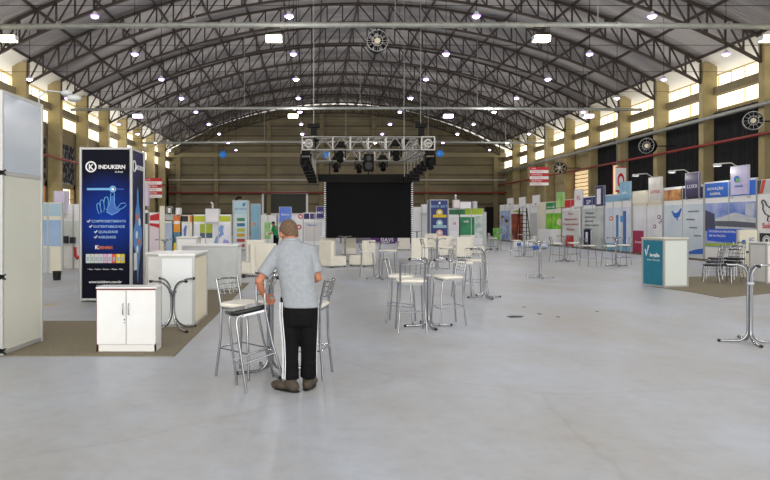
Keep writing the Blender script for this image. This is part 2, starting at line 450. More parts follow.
# large roller opening with white frame in the far wall
dr = bpy.data.objects.new('door_1', None); C.objects.link(dr); dr['kind'] = 'structure'; dr.location = (0, YB-.1, 0)
a, b_ = at(264, 215, YB), at(306, 194, YB)
MB().box(a.x, b_.x, -.05, .02, 0, b_.z).build('door_leaf', mat('dark_green_leaf', (58, 60, 52), .7), dr)
fr = MB(); fr.box(a.x-.25, a.x, -.12, .02, 0, b_.z+.2).box(b_.x, b_.x+.25, -.12, .02, 0, b_.z+.2).box(a.x-.25, b_.x+.25, -.12, .02, b_.z, b_.z+.25).box(a.x, b_.x, -.1, .02, 2.45, 2.65)
fr.build('door_frame', mat('white_frame', (236, 232, 236), .5), dr)
dr = bpy.data.objects.new('door_2', None); C.objects.link(dr); dr['kind'] = 'structure'; dr.location = (0, YB-.1, 0)
a, b_ = at(485, 240, YB), at(497, 226, YB)
MB().box(a.x, b_.x, -.05, .02, 0, 3.4).build('door_leaf', mat('black_doorway', (14, 14, 14), .9), dr)

# pipes along the right wall
tag(MB().tube([(XR-.25, 20, 7.3), (XR-.25, YB-1, 7.3)], .11, 8).build('grey_duct', GALV), 'grey pipe along the right wall just under the clerestory windows', 'pipe')
tag(MB().tube([(XR-.2, 20, 5.88), (XR-.2, YB-1, 5.88)], .075, 8).build('red_sprinkler_pipe', REDP), 'red pipe running along the right wall in front of the curtains', 'pipe')
tag(MB().tube([(XL+.2, 24, 5.6), (XL+.2, YB-1, 5.6)], .07, 8).build('red_sprinkler_pipe', REDP), 'red pipe running along the left wall', 'pipe')
# cross ducts with floodlights
PY = [25.4, 43.9, 62.4]
for i, y in enumerate(PY):
    mb = MB(); n = 24
    sag = lambda x: 9.2-.1*max(0, abs(x-XC)-8)/10
    mb.tube([(XL+(XR-XL)*j/n, y, sag(XL+(XR-XL)*j/n)) for j in range(n+1)], .115 if i == 0 else .10, 10)
    for j in range(9): x = XL+2+j*4.3; mb.tube([(x-.06, y, 9.2), (x+.06, y, 9.2)], .15, 10)
    for hx in (-12, -4.5, 3.2, 11, 18.3): mb.tube([(hx, y, 9.2), (hx, y, arc_z(hx)+.1)], .02, 5)
    tag(mb.build('cable_duct', GALV), 'pale round duct slung across the hall under the roof, %s' % ('nearest the camera', 'halfway down the hall', 'farthest from the camera')[i], 'duct', 'ducts across the hall')
def emat(name, rgb, s):
    return mat(name, rgb, .5, emit=s)
FLW = emat('floodlight_glow', (255, 244, 200), 14); LAV = emat('lamp_glow', (232, 214, 255), 9)
FLP = emat('violet_flood_glow', (240, 224, 255), 7)
def lightobj(name, parent, kind, W, colr, size, loc, spot=None):
    d = bpy.data.lights.new(name, kind); d.energy = W; d.color = colr
    if kind == 'AREA': d.size = size; d.shape = 'DISK'
    else: d.shadow_soft_size = size
    if spot: d.spot_size = spot; d.spot_blend = .6
    o = bpy.data.objects.new(name, d); C.objects.link(o); o.parent = parent; o.location = loc; return o
def make_flood(px, y, big, label, warm=True):
    x = (px-CX)*y/F
    t = thing('floodlight', label, 'floodlight', (x, y-.05, 8.6), 0, 'floodlights on the ducts')
    s = .33 if big else .34
    hb = MB(); hb.box(-s, s, -.14, .16, -.02, .18); hb.build('housing', GREYP, t, .03)
    g = MB(); g.prism([(-s+.04, -.03), (s-.04, -.03), (s-.04, .15), (-s+.04, .15)], -.17, -.141); g.box(-s+.03, s-.03, -.14, .14, -.05, -.021); g.build('lens', FLW if warm else FLP, t)
    MB().tube([(-.3, 0, .2), (-.3, 0, .5), (.3, 0, .5), (.3, 0, .2)], .018, 6).build('bracket', BLKM, t)
    lightobj('lamp_light', t, 'SPOT', FLOOD_W*(1 if warm else .6), (1, .93, .76) if warm else (.93, .88, 1), .3, (0, 0, -.1), 2.6)
for px, nm in ((9, 'at the far left of the nearest duct'), (274, 'left of the middle of the nearest duct'), (541, 'right of the middle of the nearest duct'), (768, 'at the far right of the nearest duct')):
    make_flood(px, PY[0], True, 'bright warm white square floodlight '+nm)
for px, nm in ((138, 'left end of the second duct'), (293, 'middle of the second duct, above the truss'), (448, 'second duct right of the middle'), (588, 'right end of the second duct')):
    make_flood(px, PY[1], False, 'floodlight at the '+nm, warm=(px == 293))
# hanging lamps in a grid
LY = [23.1, 28.3, 33.3, 38.4, 43.2, 48.6, 54, 60, 66]; LX = [-14.25, -7.6, -.8, 5.75, 11.9, 17.75]
VIO = emat('violet_halo_ring', (170, 130, 255), 1.3)  # violet glare fringe of the lamps, made as a glowing ring
def make_lamp():
    t = thing('high_bay_lamp', 'x', 'lamp')
    MB().tube([(0, 0, .16), (0, 0, .1), (0, 0, .02)], [.05, .08, .145], 16).build('reflector', GREYP, t)
    MB().tube([(0, 0, .02), (0, 0, -.015)], [.155, .16], 18).build('edge_ring', VIO, t)  # ring stands for the bloom, not a part of the lamp
    MB().tube([(0, 0, -.016), (0, 0, -.06), (0, 0, -.085)], [.12, .11, .05], 16).build('diffuser', LAV, t)
    return t
def hang(o, x):
    MB().tube([(0, 0, .15), (0, 0, arc_z(x)+.13-8.83)], .013, 5).build('rod', BLKM, o)
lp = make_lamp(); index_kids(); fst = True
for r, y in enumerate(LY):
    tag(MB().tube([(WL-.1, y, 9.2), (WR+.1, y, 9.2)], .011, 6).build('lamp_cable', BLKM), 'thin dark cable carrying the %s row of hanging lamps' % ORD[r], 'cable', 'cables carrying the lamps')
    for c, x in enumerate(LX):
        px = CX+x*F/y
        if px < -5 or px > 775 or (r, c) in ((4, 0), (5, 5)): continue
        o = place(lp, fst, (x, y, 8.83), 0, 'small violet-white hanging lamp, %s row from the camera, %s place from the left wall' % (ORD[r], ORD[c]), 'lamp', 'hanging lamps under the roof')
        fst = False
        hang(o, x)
        if (r+c) % 2 == 0: lightobj('lamp_light', o, 'POINT', LAMP_W*(1.8 if r < 3 else 2.8), (1, .97, .97), .25, (0, 0, -.25))
# lamps that light the near part of the hall behind and over the camera
# (same grid, rows above the camera, out of the photograph's frame)
for y in (3, 10, 17):
    for x in (-7.6, 5.75, 11.9):
        o = copy_tree(lp); o.location = (x, y, 8.83); o['label'] = 'hanging lamp over the open floor near the camera'; o['group'] = 'lamps over the open floor'
        hang(o, x); lightobj('lamp_light', o, 'POINT', LAMP_W*2, (.97, .97, 1), .25, (0, 0, -.25))

# fans
def make_fan(loc, r, label, rz, rings=True):
    t = thing('industrial_fan', label, 'fan', loc, rz, None)
    mb = MB(); mb.disc(0, 0, r, -.18, .18, 28, r*.93); mb.build('shroud', mat('dark_grey_shroud', (70, 70, 66), .5) if rings else BLKM, t)
    b = MB()
    for k in range(7):
        a = 2*PI*k/7; ca, sa = math.cos(a), math.sin(a); da = a+.5
        b._add([(r*.2*ca, .03, r*.2*sa), (r*.88*ca, .05, r*.88*sa), (r*.88*math.cos(da), -.05, r*.88*math.sin(da)), (r*.2*math.cos(da), -.03, r*.2*math.sin(da)),
                (r*.2*ca, .05, r*.2*sa), (r*.88*ca, .07, r*.88*sa), (r*.88*math.cos(da), -.03, r*.88*math.sin(da)), (r*.2*math.cos(da), -.01, r*.2*math.sin(da))],
               [(0,1,2,3),(7,6,5,4),(0,4,5,1),(1,5,6,2),(2,6,7,3),(3,7,4,0)])
    b.build('blade', BLKM, t)
    MB().disc(0, 0, r*.26, -.2, .1, 20).build('hub', mat('pale_hub', (206, 196, 168), .5), t)
    g = MB()
    for q in (.5, .98): g.disc(0, 0, r*q, -.22, -.2, 28, r*q-.014)
    for k in range(12):
        a = 2*PI*k/12; g.bar((r*.25*math.cos(a), -.21, r*.25*math.sin(a)), (r*.95*math.cos(a), -.21, r*.95*math.sin(a)), .007)
    g.build('guard', ALU, t)
    if rz: MB().bar((0, .1, 0), (1.62*math.cos(rz), .1-1.62*math.sin(rz), 0), .06).build('bracket', BLKM, t)
    else: MB().bar((0, .1, r*.9), (0, .1, r+.35), .06).build('bracket', BLKM, t)
    return t
make_fan(tuple(at(377, 42, 25.4)), .42, 'large dark round fan hanging from the nearest duct', 0, False)
make_fan(tuple(at(753, 121, 31.5)), .44, 'pale ring wall fan high on the right wall, nearest the camera', -.5)
make_fan(tuple(at(648, 146, 40)), .47, 'wall fan on the right wall above the black curtains, between two columns', -.9, False)
make_fan(tuple(at(560, 168, 53)), .5, 'dark wall fan on the right wall near the shuttered window', -.6, False)

# ------------------------------------------------------------------ stage truss and screen
YT0, YT1 = 26.0, 30.7; XT0, XT1 = -.4, 4.8; ZT0, ZT1 = 4.42, 4.95
t = thing('lighting_truss', 'square silver box truss frame hanging above the black screen', 'truss', ((XT0+XT1)/2, (YT0+YT1)/2, ZT0))
def box_truss(a, b, s, name, parent, n):
    a = Vector(a); b = Vector(b); d = (b-a).normalized(); sd = Vector((d.y, -d.x, 0)); up = Vector((0, 0, 1)); mb = MB()
    cor = [sd*s/2*i+up*s/2*j for i, j in ((-1,-1),(1,-1),(1,1),(-1,1))]
    for c in cor: mb.tube([a+c, b+c], .03, 8)
    for k in range(n):
        p, q = a+(b-a)*k/n, a+(b-a)*(k+1)/n; m2 = (p+q)/2
        for c0, c1 in ((cor[0], cor[3]), (cor[1], cor[2]), (cor[0], cor[1]), (cor[3], cor[2])):
            mb.tube([p+c0, m2+c1], .018, 6); mb.tube([m2+c1, q+c0], .018, 6)
        mb.bar(p+cor[0], p+cor[3], .05); mb.bar(p+cor[1], p+cor[2], .05)
    return mb.build(name, SILVER, parent)
x0, x1 = -2.33, 2.33; y0, y1 = -2.35, 2.35; s = .5; zc = .27
box_truss((x0+.25, y0, zc), (x1-.25, y0, zc), s, 'front_beam', t, 6)
box_truss((x0+.25, y1, zc), (x1-.25, y1, zc), s, 'rear_beam', t, 6)
box_truss((x0, y0+.25, zc), (x0, y1-.25, zc), s, 'side_beam', t, 5)
box_truss((x1, y0+.25, zc), (x1, y1-.25, zc), s, 'side_beam', t, 5)
for sx in (x0, x1):
    for sy in (y0, y1):
        mb = MB()
        for a in (-.25, .25):
            for b in (-.25, .25): mb.bar((sx+a, sy+b, zc-.27), (sx+a, sy+b, zc+.27), .05)
        for z in (zc-.25, zc+.25): mb.box(sx-.27, sx+.27, sy-.27, sy+.27, z-.02, z+.02)
        for f_ in (-.27, .27): mb.disc(sx, zc, .17, sy+f_-.01, sy+f_+.01, 20, .12); mb.box(sx-.14, sx+.14, sy+f_-.01, sy+f_+.01, zc-.025, zc+.025)
        mb.build('corner_block', SILVER, t)
for sx in (x0+.2, x1-.25):
    for sy, nm in ((y0, 'front'), (y1, 'rear')):
        X, Y = sx+(XT0+XT1)/2, sy+(YT0+YT1)/2
        h = thing('chain_hoist', 'black chain hoist on the %s %s corner of the hanging truss' % (nm, 'left' if sx < 0 else 'right'), 'hoist', (X, Y, ZT1+.08), 0, 'chain hoists')
        MB().box(-.24, .24, -.12, .12, .3, .46).box(-.12, .12, -.1, .1, 0, .3).build('motor', BLKM, h, .02)
        top = arc_z(X, 1.2)-ZT1-.15
        MB().tube([(0, 0, .46), (0, 0, top)], .012, 6).build('chain', GALV, h)
# screen
sroot = thing('led_screen', 'large black LED screen hanging blank under the rear of the truss', 'screen', ((.6+4.65)/2, YT1, .88))
MB().box(-2.02, 2.02, -.06, .1, 0, 2.6).build('display', SCREEN, sroot)
cells = MB()
for sx in (-2.02, 2.02):
    for k in range(26): cells.box(sx-.045, sx+.045, -.085, -.05, .03+k*.1, .075+k*.1)
cells.build('edge_connector', TXTW, sroot)
MB().box(-2.35, 2.35, -.2, .2, 2.62, 2.95).build('header_bar', BLKM, sroot)
fr = MB()
for sx in (-1.8, 0, 1.8): fr.bar((sx, .05, 2.9), (sx, .05, 3.5), .05)
fr.build('hanger', BLKM, sroot)
sp = thing('stage_speaker', 'black loudspeaker hanging in the middle under the truss', 'speaker', tuple(at(368.5, 171.5, 30.6)))
MB().box(-.24, .24, -.2, .2, 0, .8).build('cabinet', BLKM, sp, .03)
g = MB(); g.disc(0, .25, .17, -.215, -.2, 20); g.disc(0, .6, .12, -.215, -.2, 20); g.build('driver', mat('speaker_cone', (34, 34, 38), .5), sp)
MB().bar((0, 0, .8), (0, 0, 1.0), .05).build('bracket', BLKM, sp)
def moving_head(px, py, y, s, label):
    p = at(px, py, y); h = thing('moving_head_light', label, 'stage light', tuple(p), 0, 'stage lights under the truss')
    MB().box(-.16*s, .16*s, -.12*s, .12*s, .34*s, .5*s).build('base', BLKM, h, .02)
    MB().box(-.2*s, -.15*s, -.06*s, .06*s, -.05*s, .36*s).box(.15*s, .2*s, -.06*s, .06*s, -.05*s, .36*s).box(-.2*s, .2*s, -.05*s, .05*s, .31*s, .345*s).build('yoke', BLKM, h)
    MB().ball((0, 0, .05*s), .14*s, .16*s, .17*s).tube([(0, -.04, 0), (0, -.14*s, -.16*s)], [.1*s, .12*s], 14).build('head', BLKM, h)
    MB().tube([(0, 0, .5*s), (0, 0, .68*s)], .02, 6).build('clamp', BLKM, h)
moving_head(340, 156.5, 26, 1.15, 'large black moving head light under the front beam, left of the middle')
moving_head(396, 155, 26, 1.15, 'large black moving head light under the front beam, right of the middle')
moving_head(336, 167.5, 30.6, 1.05, 'small black stage light under the rear beam, left of the loudspeaker')
moving_head(383, 166.5, 30.6, 1.05, 'small black stage light under the rear beam, right of the loudspeaker')
moving_head(359, 168.5, 30.6, 1.05, 'small black stage light directly left of the hanging loudspeaker')
for sx, nm in ((XT0+.12, 'left'), (XT1-.12, 'right')):
    for k in range(7):
        y = YT0+.3+k*.65; z = 4.05-.085*k
        a = thing('line_array_speaker', 'black box speaker under the %s side of the truss, %s from the camera' % (nm, ORD[k]), 'speaker', (sx+(.05*k if nm == 'left' else -.05*k), y, z), 0, 'row of black boxes under the truss sides')
        MB().prism([(-.2, -.14), (.2, -.14), (.2, .14), (-.2, .14)], -.17, .17).build('cabinet', BLKM, a, .02)
        top = ZT0+.06-z; MB().bar((-.15, 0, .14), (-.15, 0, top), .03).bar((.15, 0, .14), (.15, 0, top), .03).bar((-.15, 0, top), (.15, 0, top), .03).build('bracket', SILVER, a)
for px, nm in ((306, 'left'), (430, 'right')):
    moving_head(px, 164, 26, 1.1, 'black stage light hanging at the %s front corner of the truss' % nm)
BLUEL = emat('blue_glass_glow', (34, 104, 176), .45)
for px, py, y, nm in ((223, 154.5, 70, 'on the left of the far beam'), (326, 155, 70, 'seen through the left of the truss'), (440, 153.5, 70, 'right of the truss')):
    p = at(px, py, y); h = thing('blue_round_lamp', 'round blue lamp hanging before the far wall, '+nm, 'lamp', tuple(p), 0, 'round blue lamps')
    MB().ball((0, 0, 0), .38, .3, .38).build('globe', BLUEL, h); MB().tube([(0, 0, .3), (0, 0, arc_z(p.x)+.12-p.z)], .02, 6).build('hanger', BLKM, h)

# ------------------------------------------------------------------ exhibition booths
class Booth:
    """kind F: faces the camera at distance D; R / L: stands along a side wall plane x = D facing the aisle"""
    def __init__(s, name, label, cat, kind, D, px0, group=None):
        s.kind, s.D = kind, D
        if kind == 'F': loc = ((px0-CX)*D/F, D, 0); rz = 0
        else:
            loc = (D, D*F/(px0-CX), 0); rz = -PI/2 if kind == 'R' else PI/2
        s.loc = loc; s.root = thing(name, label, cat, loc, rz, group)
    def u(s, px):
        if s.kind == 'F': return (px-CX)*s.D/F-s.loc[0]
        y = s.D*F/(px-CX)
        return s.loc[1]-y if s.kind == 'R' else y-s.loc[1]
    def z(s, py, px):
        Y = s.D if s.kind == 'F' else s.D*F/(px-CX)
        return max(0.0, H-(py-HY)*Y/F)
    def el(s, name, x0, y0, x1, y1, m, n0=0, n1=.02, bevel=0, ref=None):
        ref = x0 if ref is None else ref
        z0, z1 = s.z(y1, ref), s.z(y0, ref)
        return MB().box(s.u(x0), s.u(x1), -n1, -n0, z0, z1).build(name, m, s.root, bevel)
    def wall(s, x0, y0, x1, y1, m=WHITE, npanel=1):
        s.el('wall_panel', x0, y0, x1, y1, m, -.03, .0)
        a, b = s.u(x0), s.u(x1); z1 = s.z(y0, x0); z0 = s.z(y1, x0)
        for i in range(npanel+1):
            q = a+(b-a)*i/npanel
            MB().box(q-.025, q+.025, -.03, .04, z0, z1).build('post', ALU, s.root)
    def box(s, name, x0, y0, x1, y1, m, d=.5, n=.25):
        if s.kind == 'R': d, n = .08, .09
        """free standing light box: depth d"""
        z0, z1 = s.z(y1, x0), s.z(y0, x0); a, b = s.u(x0), s.u(x1)
        o = MB().box(a, b, -n, d-n, z0, z1).build(name, m, s.root)
        fr = MB()
        for x in (a, b):
            for y in (-n, d-n): fr.box(x-.012, x+.012, y-.012, y+.012, z0-.15, z1+.01)
        for y in (-n, d-n): fr.box(a, b, y-.01, y+.01, z1-.01, z1+.012)
        for x in (a, b): fr.box(x-.01, x+.01, -n, d-n, z1-.01, z1+.012)
        fr.build('light_box_frame', ALU, s.root)
        return o
    def txt(s, st, px, py, hpx, m, n=.03, align='CENTER', ref=None, bold=.01):
        ref = px if ref is None else ref
        Y = s.D if s.kind == 'F' else s.D*F/(px-CX)
        o = text(st, hpx*Y/F*1.35, m, s.root, 0, 0, 0, align, bold=bold)
        k = 1 if s.kind == 'F' else .8*F/(px-CX)
        o.data.transform(Matrix.Translation((s.u(px), -n-.004, s.z(py, px))) @ Matrix.Diagonal((k, 1, 1, 1)))
        return o
    def disc(s, name, px, py, rpx, m, n=.02, ring=None):
        Y = s.D if s.kind == 'F' else s.D*F/(px-CX)
        r = rpx*Y/F
        o = MB().disc(0, 0, r, -n-.006, -n, 24, None if ring is None else r*ring).build(name, m, s.root)
        k = 1 if s.kind == 'F' else .8*F/(px-CX)
        o.data.transform(Matrix.Translation((s.u(px), 0, s.z(py, px))) @ Matrix.Diagonal((k, 1, 1, 1)))
        return o
    def prism(s, name, pxs, m, n=.02):
        return MB().prism([(s.u(x), s.z(y, x)) for x, y in pxs], -n-.006, -n).build(name, m, s.root)
    def tube(s, name, pxs, rr, m, n=.02):
        return MB().tube([(s.u(x), -n, s.z(y, x)) for x, y in pxs], rr, 6).build(name, m, s.root)

G = 'exhibition booths'
RX = 17.2
# ---- right row, from the far end to the near end (each faces the aisle)
b = Booth('exhibition_booth', 'booth with blue poster of people, far end of the right row', 'booth', 'R', RX, 500, G)
b.wall(500, 205, 511, 241, WHITE, 2); b.el('poster', 500.6, 211, 510, 240, duo((196, 212, 232), (110, 140, 196), 1.4)); b.disc('portrait', 502.8, 217, 1.6, col(70, 48, 44), .022); b.disc('portrait', 507, 221, 1.7, col(70, 48, 44), .022)
b.disc('portrait_face', 503.4, 219.2, 1.6, col(222, 180, 156), .03); b.disc('portrait_face', 507.3, 224, 1.4, col(222, 180, 156), .03)
b.box('light_box', 508.2, 198.5, 513.8, 208, WHITE, .5, .3); b.txt('••', 511, 205.5, 3, TXTB, .10 if b.kind == 'R' else .31)
b = Booth('exhibition_booth', 'booth with brown and red meat poster behind the ladder', 'booth', 'R', RX, 511, G)
b.wall(511, 205, 523, 242, WHITE, 1); b.el('poster', 511.6, 214, 522.5, 241, duo((96, 30, 24), (172, 92, 66), 2)); b.prism('wave_mark', [(512, 212), (518, 209.5), (522, 212.5)], col(150, 190, 60))
b.box('light_box', 520, 197.5, 526.2, 207, WHITE, .5, .3)
b = Booth('exhibition_booth', 'plain white booth with a cream end pilaster, right of the ladder', 'booth', 'R', RX, 523, G)
b.wall(523, 204, 538, 242, WHITE, 2); b.el('poster', 530, 213, 537, 236, GREYP); b.el('pilaster', 538, 202.5, 546, 244, CREAM, -.03, .05); b.box('light_box', 533.5, 195.5, 540.2, 206, WHITE, .5, .3); b.disc('red_mark', 537, 204, .9, TXTR, .10 if b.kind == 'R' else .31)
b = Booth('exhibition_booth', 'booth with bright green fruit poster and green header', 'booth', 'R', RX, 546, G)
b.wall(546, 202, 562, 245, CREAM, 2); b.el('header', 546.5, 203, 556, 209.5, col(16, 140, 60)); b.el('poster', 546.5, 213.5, 561, 233, duo((60, 160, 30), (150, 210, 60), 1.5)); b.disc('fruit_picture', 559.5, 222, 3.2, duo((190, 200, 150), (236, 220, 190), 5), .022)
b.box('light_box', 558, 192.5, 565, 207.5, duo((90, 180, 60), (190, 230, 150), 1), .5, .3); b.txt('naturalis', 551.3, 207.8, 2.2, TXTW)
b.el('counter_front', 548, 229, 561, 243.5, WHITE, .02, .7)
b = Booth('exhibition_booth', 'booth with red wave header and red lettered white panel', 'booth', 'R', RX, 562, G)
b.wall(562, 200, 581, 247, WHITE, 2); b.el('header', 562.5, 200.5, 581, 208, TXTR); b.prism('header_wave', [(570, 208), (581, 201.5), (581, 208)], WHITE); b.el('poster', 562.5, 211, 579.5, 246, WPANEL)
for i, q in enumerate(('Nutri', 'Suplementos', 'Premix animal', 'Núcleos')): b.txt(q, 571, 214.8+i*5.2, 2.3, TXTR)
b.el('red_panel', 566, 235, 574, 246, TXTR, .02, .03); b.box('light_box', 575.8, 190, 583.5, 207, WHITE, .5, .3); b.txt('1L', 580, 199.5, 4.4, TXTR, .10 if b.kind == 'R' else .31)
b = Booth('exhibition_booth', 'booth with navy header and grey panel of dark lines of text', 'booth', 'R', RX, 582, G)
b.wall(582, 197, 604, 248, WHITE, 2); b.el('header', 582.5, 198, 595.5, 205.5, col(26, 34, 110)); b.txt('SP', 589, 204.3, 4.5, TXTW); b.el('poster', 582.5, 209, 603.5, 247.5, duo((206, 212, 210), (176, 184, 186), 1))
for i, q in enumerate(('• Soluções', 'nutricionais', 'para aves', 'suinos e peixes', 'bovinos')): b.txt(q, 585.5, 214+i*3.9, 2.0, TXTK, align='LEFT')
b.el('banner', 584.5, 229.5, 590.8, 247.3, NAVYD, .02, .05); b.el('banner_inset', 586.5, 232, 588.6, 242, WHITE, .05, .06); b.box('light_box', 596.8, 186.5, 605.5, 206, col(30, 34, 100), .5, .3); b.prism('light_box_sign', [(598.5, 189), (602.5, 188.5), (602.5, 204), (598.5, 204.5)], WHITE, .10 if b.kind == 'R' else .31)
b = Booth('exhibition_booth', 'booth with pale blue header, red round logo and tall blue bars', 'booth', 'R', RX, 605, G)
b.wall(605, 195, 632, 250, WHITE, 3); b.el('header', 605.5, 196, 630, 202, col(130, 176, 206)); b.el('poster', 605.5, 208, 631, 249.5, duo((222, 230, 240), (204, 214, 230), 1)); b.disc('round_logo', 611.5, 218.5, 2.3, col(226, 84, 60)); b.disc('round_logo_hole', 611.5, 218.5, 1.1, WHITE, .028)
b.el('blue_bar', 616.5, 215, 618.8, 247, col(70, 120, 180), .02, .03); b.el('blue_bar', 623.5, 211, 626.5, 247, col(60, 100, 170), .02, .03); b.el('blue_block', 621, 216, 624, 222, col(80, 150, 210), .03, .04); b.el('poster_foot', 605.5, 242.5, 631, 249.5, col(120, 180, 214), .02, .026)
b.box('light_box', 621.5, 182.5, 631.5, 199, duo((150, 196, 222), (110, 168, 206), 1), .5, .3); b.txt('lallo', 626.5, 194, 3, TXTW, .10 if b.kind == 'R' else .31)
b = Booth('exhibition_booth', 'booth with cream header, purple hexagons and magenta lower panel', 'booth', 'R', RX, 633, G)
b.wall(633, 191.5, 663, 254, CREAM, 2); b.el('header', 633.5, 193, 662.5, 204, CREAM, .0, .05); b.el('poster', 634.5, 207, 662.8, 236, duo((214, 216, 224), (232, 234, 238), 1.3))
for q in ((659.5, 217, 2.1), (655, 226.5, 2.1), (662, 220.5, 1.6), (660, 222.5, 1.2)): b.disc('hexagon', *q, col(120, 30, 120)); b.disc('hexagon_centre', q[0], q[1], q[2]*.5, WHITE, .028)
b.el('magenta_panel', 634, 230.5, 644, 253, col(160, 26, 76), .02, .05); b.txt('il-nutri', 639.5, 243, 2.4, TXTW, .05); b.box('light_box', 650.5, 178, 663, 200, duo((236, 232, 226), (214, 210, 206), 1), .5, .3); b.txt('LOTUS', 657, 193, 2.8, TXTR, .10 if b.kind == 'R' else .31)
b = Booth('exhibition_booth', 'booth with blue hen on white panel and orange picture header', 'booth', 'R', RX, 664, G)
b.wall(664, 188, 704, 257, WHITE, 2); b.el('header_picture', 664.5, 190.5, 681, 201, duo((150, 84, 40), (214, 160, 96), 3)); b.el('header', 681.5, 188.5, 703.5, 199.5, col(44, 38, 62)); b.el('poster', 664.5, 205.5, 703.5, 254, duo((214, 224, 232), (190, 206, 220), .8))
b.prism('hen_picture', [(673, 210.5), (674, 212.5), (676, 213.3), (678.5, 212), (681.5, 208), (682.3, 209), (681, 213), (680, 216.5), (678, 218), (678.4, 220.5), (677.4, 220.5), (677, 218.4), (675, 217.5), (673.4, 215), (672.6, 212.5), (671.8, 211.6)], TXTB)
b.prism('blue_wave', [(688, 254), (688, 252), (696, 249.5), (703.4, 248.5), (703.4, 254)], TXTB)
for i, (q, x) in enumerate((('aminoácidos', 700), ('vitaminas', 695.5), ('minerais', 698), ('enzimas', 702))): b.txt(q, x, 212+i*8.2, 2.2, TXTK, align='RIGHT')
b.box('light_box', 687.5, 173.5, 701, 197, duo((56, 44, 120), (34, 28, 70), 1), .5, .3); b.txt('LUXX', 694.5, 188, 3.8, TXTW, .10 if b.kind == 'R' else .31)
b = Booth('exhibition_booth', 'booth with blue INOVAÇÃO ANIMAL header and mural of a white building', 'booth', 'R', RX, 705, G)
b.wall(705, 182.5, 757, 262, WHITE, 2); b.el('header', 705.5, 184, 727.5, 198, TXTB); b.txt('INOVAÇÃO', 716, 190, 2.8, TXTW); b.txt('ANIMAL', 716, 195, 2.8, TXTW); b.el('header', 727.6, 182.3, 756.5, 196.3, col(36, 110, 220))
b.el('mural', 705.8, 203.5, 756.5, 246.5, duo((96, 128, 206), (196, 204, 232), .8))
b.prism('mural_building', [(716, 231), (716, 219), (735, 212.5), (756.4, 218), (756.4, 232)], duo((212, 214, 218), (186, 192, 200), 2)); b.prism('mural_roof_shade', [(716, 221), (735, 221), (756.4, 223), (756.4, 228), (716, 226)], col(84, 88, 104), .028)
b.prism('mural_building_block', [(746, 215), (746, 204), (755, 203), (755, 217)], duo((206, 210, 224), (170, 178, 200), 3), .024); b.prism('mural_dark_wall', [(706, 210), (715, 214), (716, 231), (706, 231)], col(60, 66, 92), .024)
b.prism('mural_caption_field', [(708, 228.5), (738, 229), (756.4, 231), (756.4, 245), (708, 240.5)], col(30, 84, 206), .03)
b.txt('EXCELÊNCIA INDUSTRIAL', 710, 232.2, 2.0, TXTW, .036, 'LEFT'); b.txt('EM NUTRIÇÃO', 710, 236.5, 2.2, TXTW, .036, 'LEFT')
b.prism('green_foot', [(706, 243), (738, 243.5), (756, 246), (756, 250), (740, 246.5), (706, 246)], col(150, 180, 60), .03)
b.box('light_box', 733, 167, 750, 195, duo((214, 210, 240), (190, 186, 224), .8), .5, .3); b.disc('globe_logo', 739, 179, 3.3, TXTB, .10 if b.kind == 'R' else .31); b.disc('globe_logo_leaf', 740.4, 180.2, 2.1, col(96, 180, 60), .107); b.txt('safeeds', 741, 187, 2.6, TXTB, .10 if b.kind == 'R' else .31)
b = Booth('exhibition_booth', 'booth with hen line drawing and red lettering at the right edge', 'booth', 'R', RX, 757.5, G)
b.wall(757.5, 180, 800, 268, WHITE, 2); b.el('header', 758, 181, 800, 194, col(190, 192, 196)); b.prism('header_red_slash', [(760, 194), (763, 180), (766.5, 179.5), (763.5, 193.5)], col(200, 70, 40)); b.prism('header_dark', [(757.8, 194), (757.8, 180.5), (762, 180), (759.8, 194)], col(60, 60, 64))
b.tube('hen_drawing', [(762.5, 201), (764, 200), (766, 201.5), (767, 205), (770, 207.5), (774, 205), (776, 200), (778, 204), (776, 212), (771, 216.5), (766, 214), (763.5, 209), (764, 205), (762.5, 203), (762.5, 201)], .022, TXTK, .03); b.tube('hen_feet', [(769, 216), (768, 221), (770, 221.3)], .02, TXTK, .03)
b.txt('Suíaves', 763, 228, 5.2, TXTR, align='LEFT', bold=.02); b.el('black_panel', 758.5, 233, 782, 246, col(34, 36, 34), .02, .05); b.disc('round_emblem', 768, 240.5, 5, TXTW, .05, .82); b.disc('round_emblem', 768, 240.5, 3.2, TXTW, .05, .6)

# spot lamps on arms above the right booths
def arm_lamp(px, py, label):
    Y = RX*F/(px-CX); p = at(px, py, Y)
    t = thing('arm_spotlight', label, 'spotlight', (p.x-.3, p.y, p.z), 0, 'spotlights on arms above the booths')
    MB().tube([(.9, 0, -.1), (.5, 0, .15), (0, 0, .12)], .025, 6).build('arm', ALU, t)
    MB().box(-.22, .05, -.1, .1, 0, .12).build('lamp_head', GREYP, t, .02)
    MB().tube([(.9, 0, -.1), (.9, 0, 3.2-p.z)], .02, 6).build('post', ALU, t)
    lightobj('lamp_light', t, 'POINT', 12, (1, .97, .9), .08, (-.1, 0, -.2))
arm_lamp(643, 176.5, 'small spotlight on a bent arm left of the light box marked LOTUS')
arm_lamp(680, 173, 'small spotlight on a bent arm left of the purple LUXX light box')
arm_lamp(726.5, 166.5, 'small spotlight on a bent arm left of the globe light box')

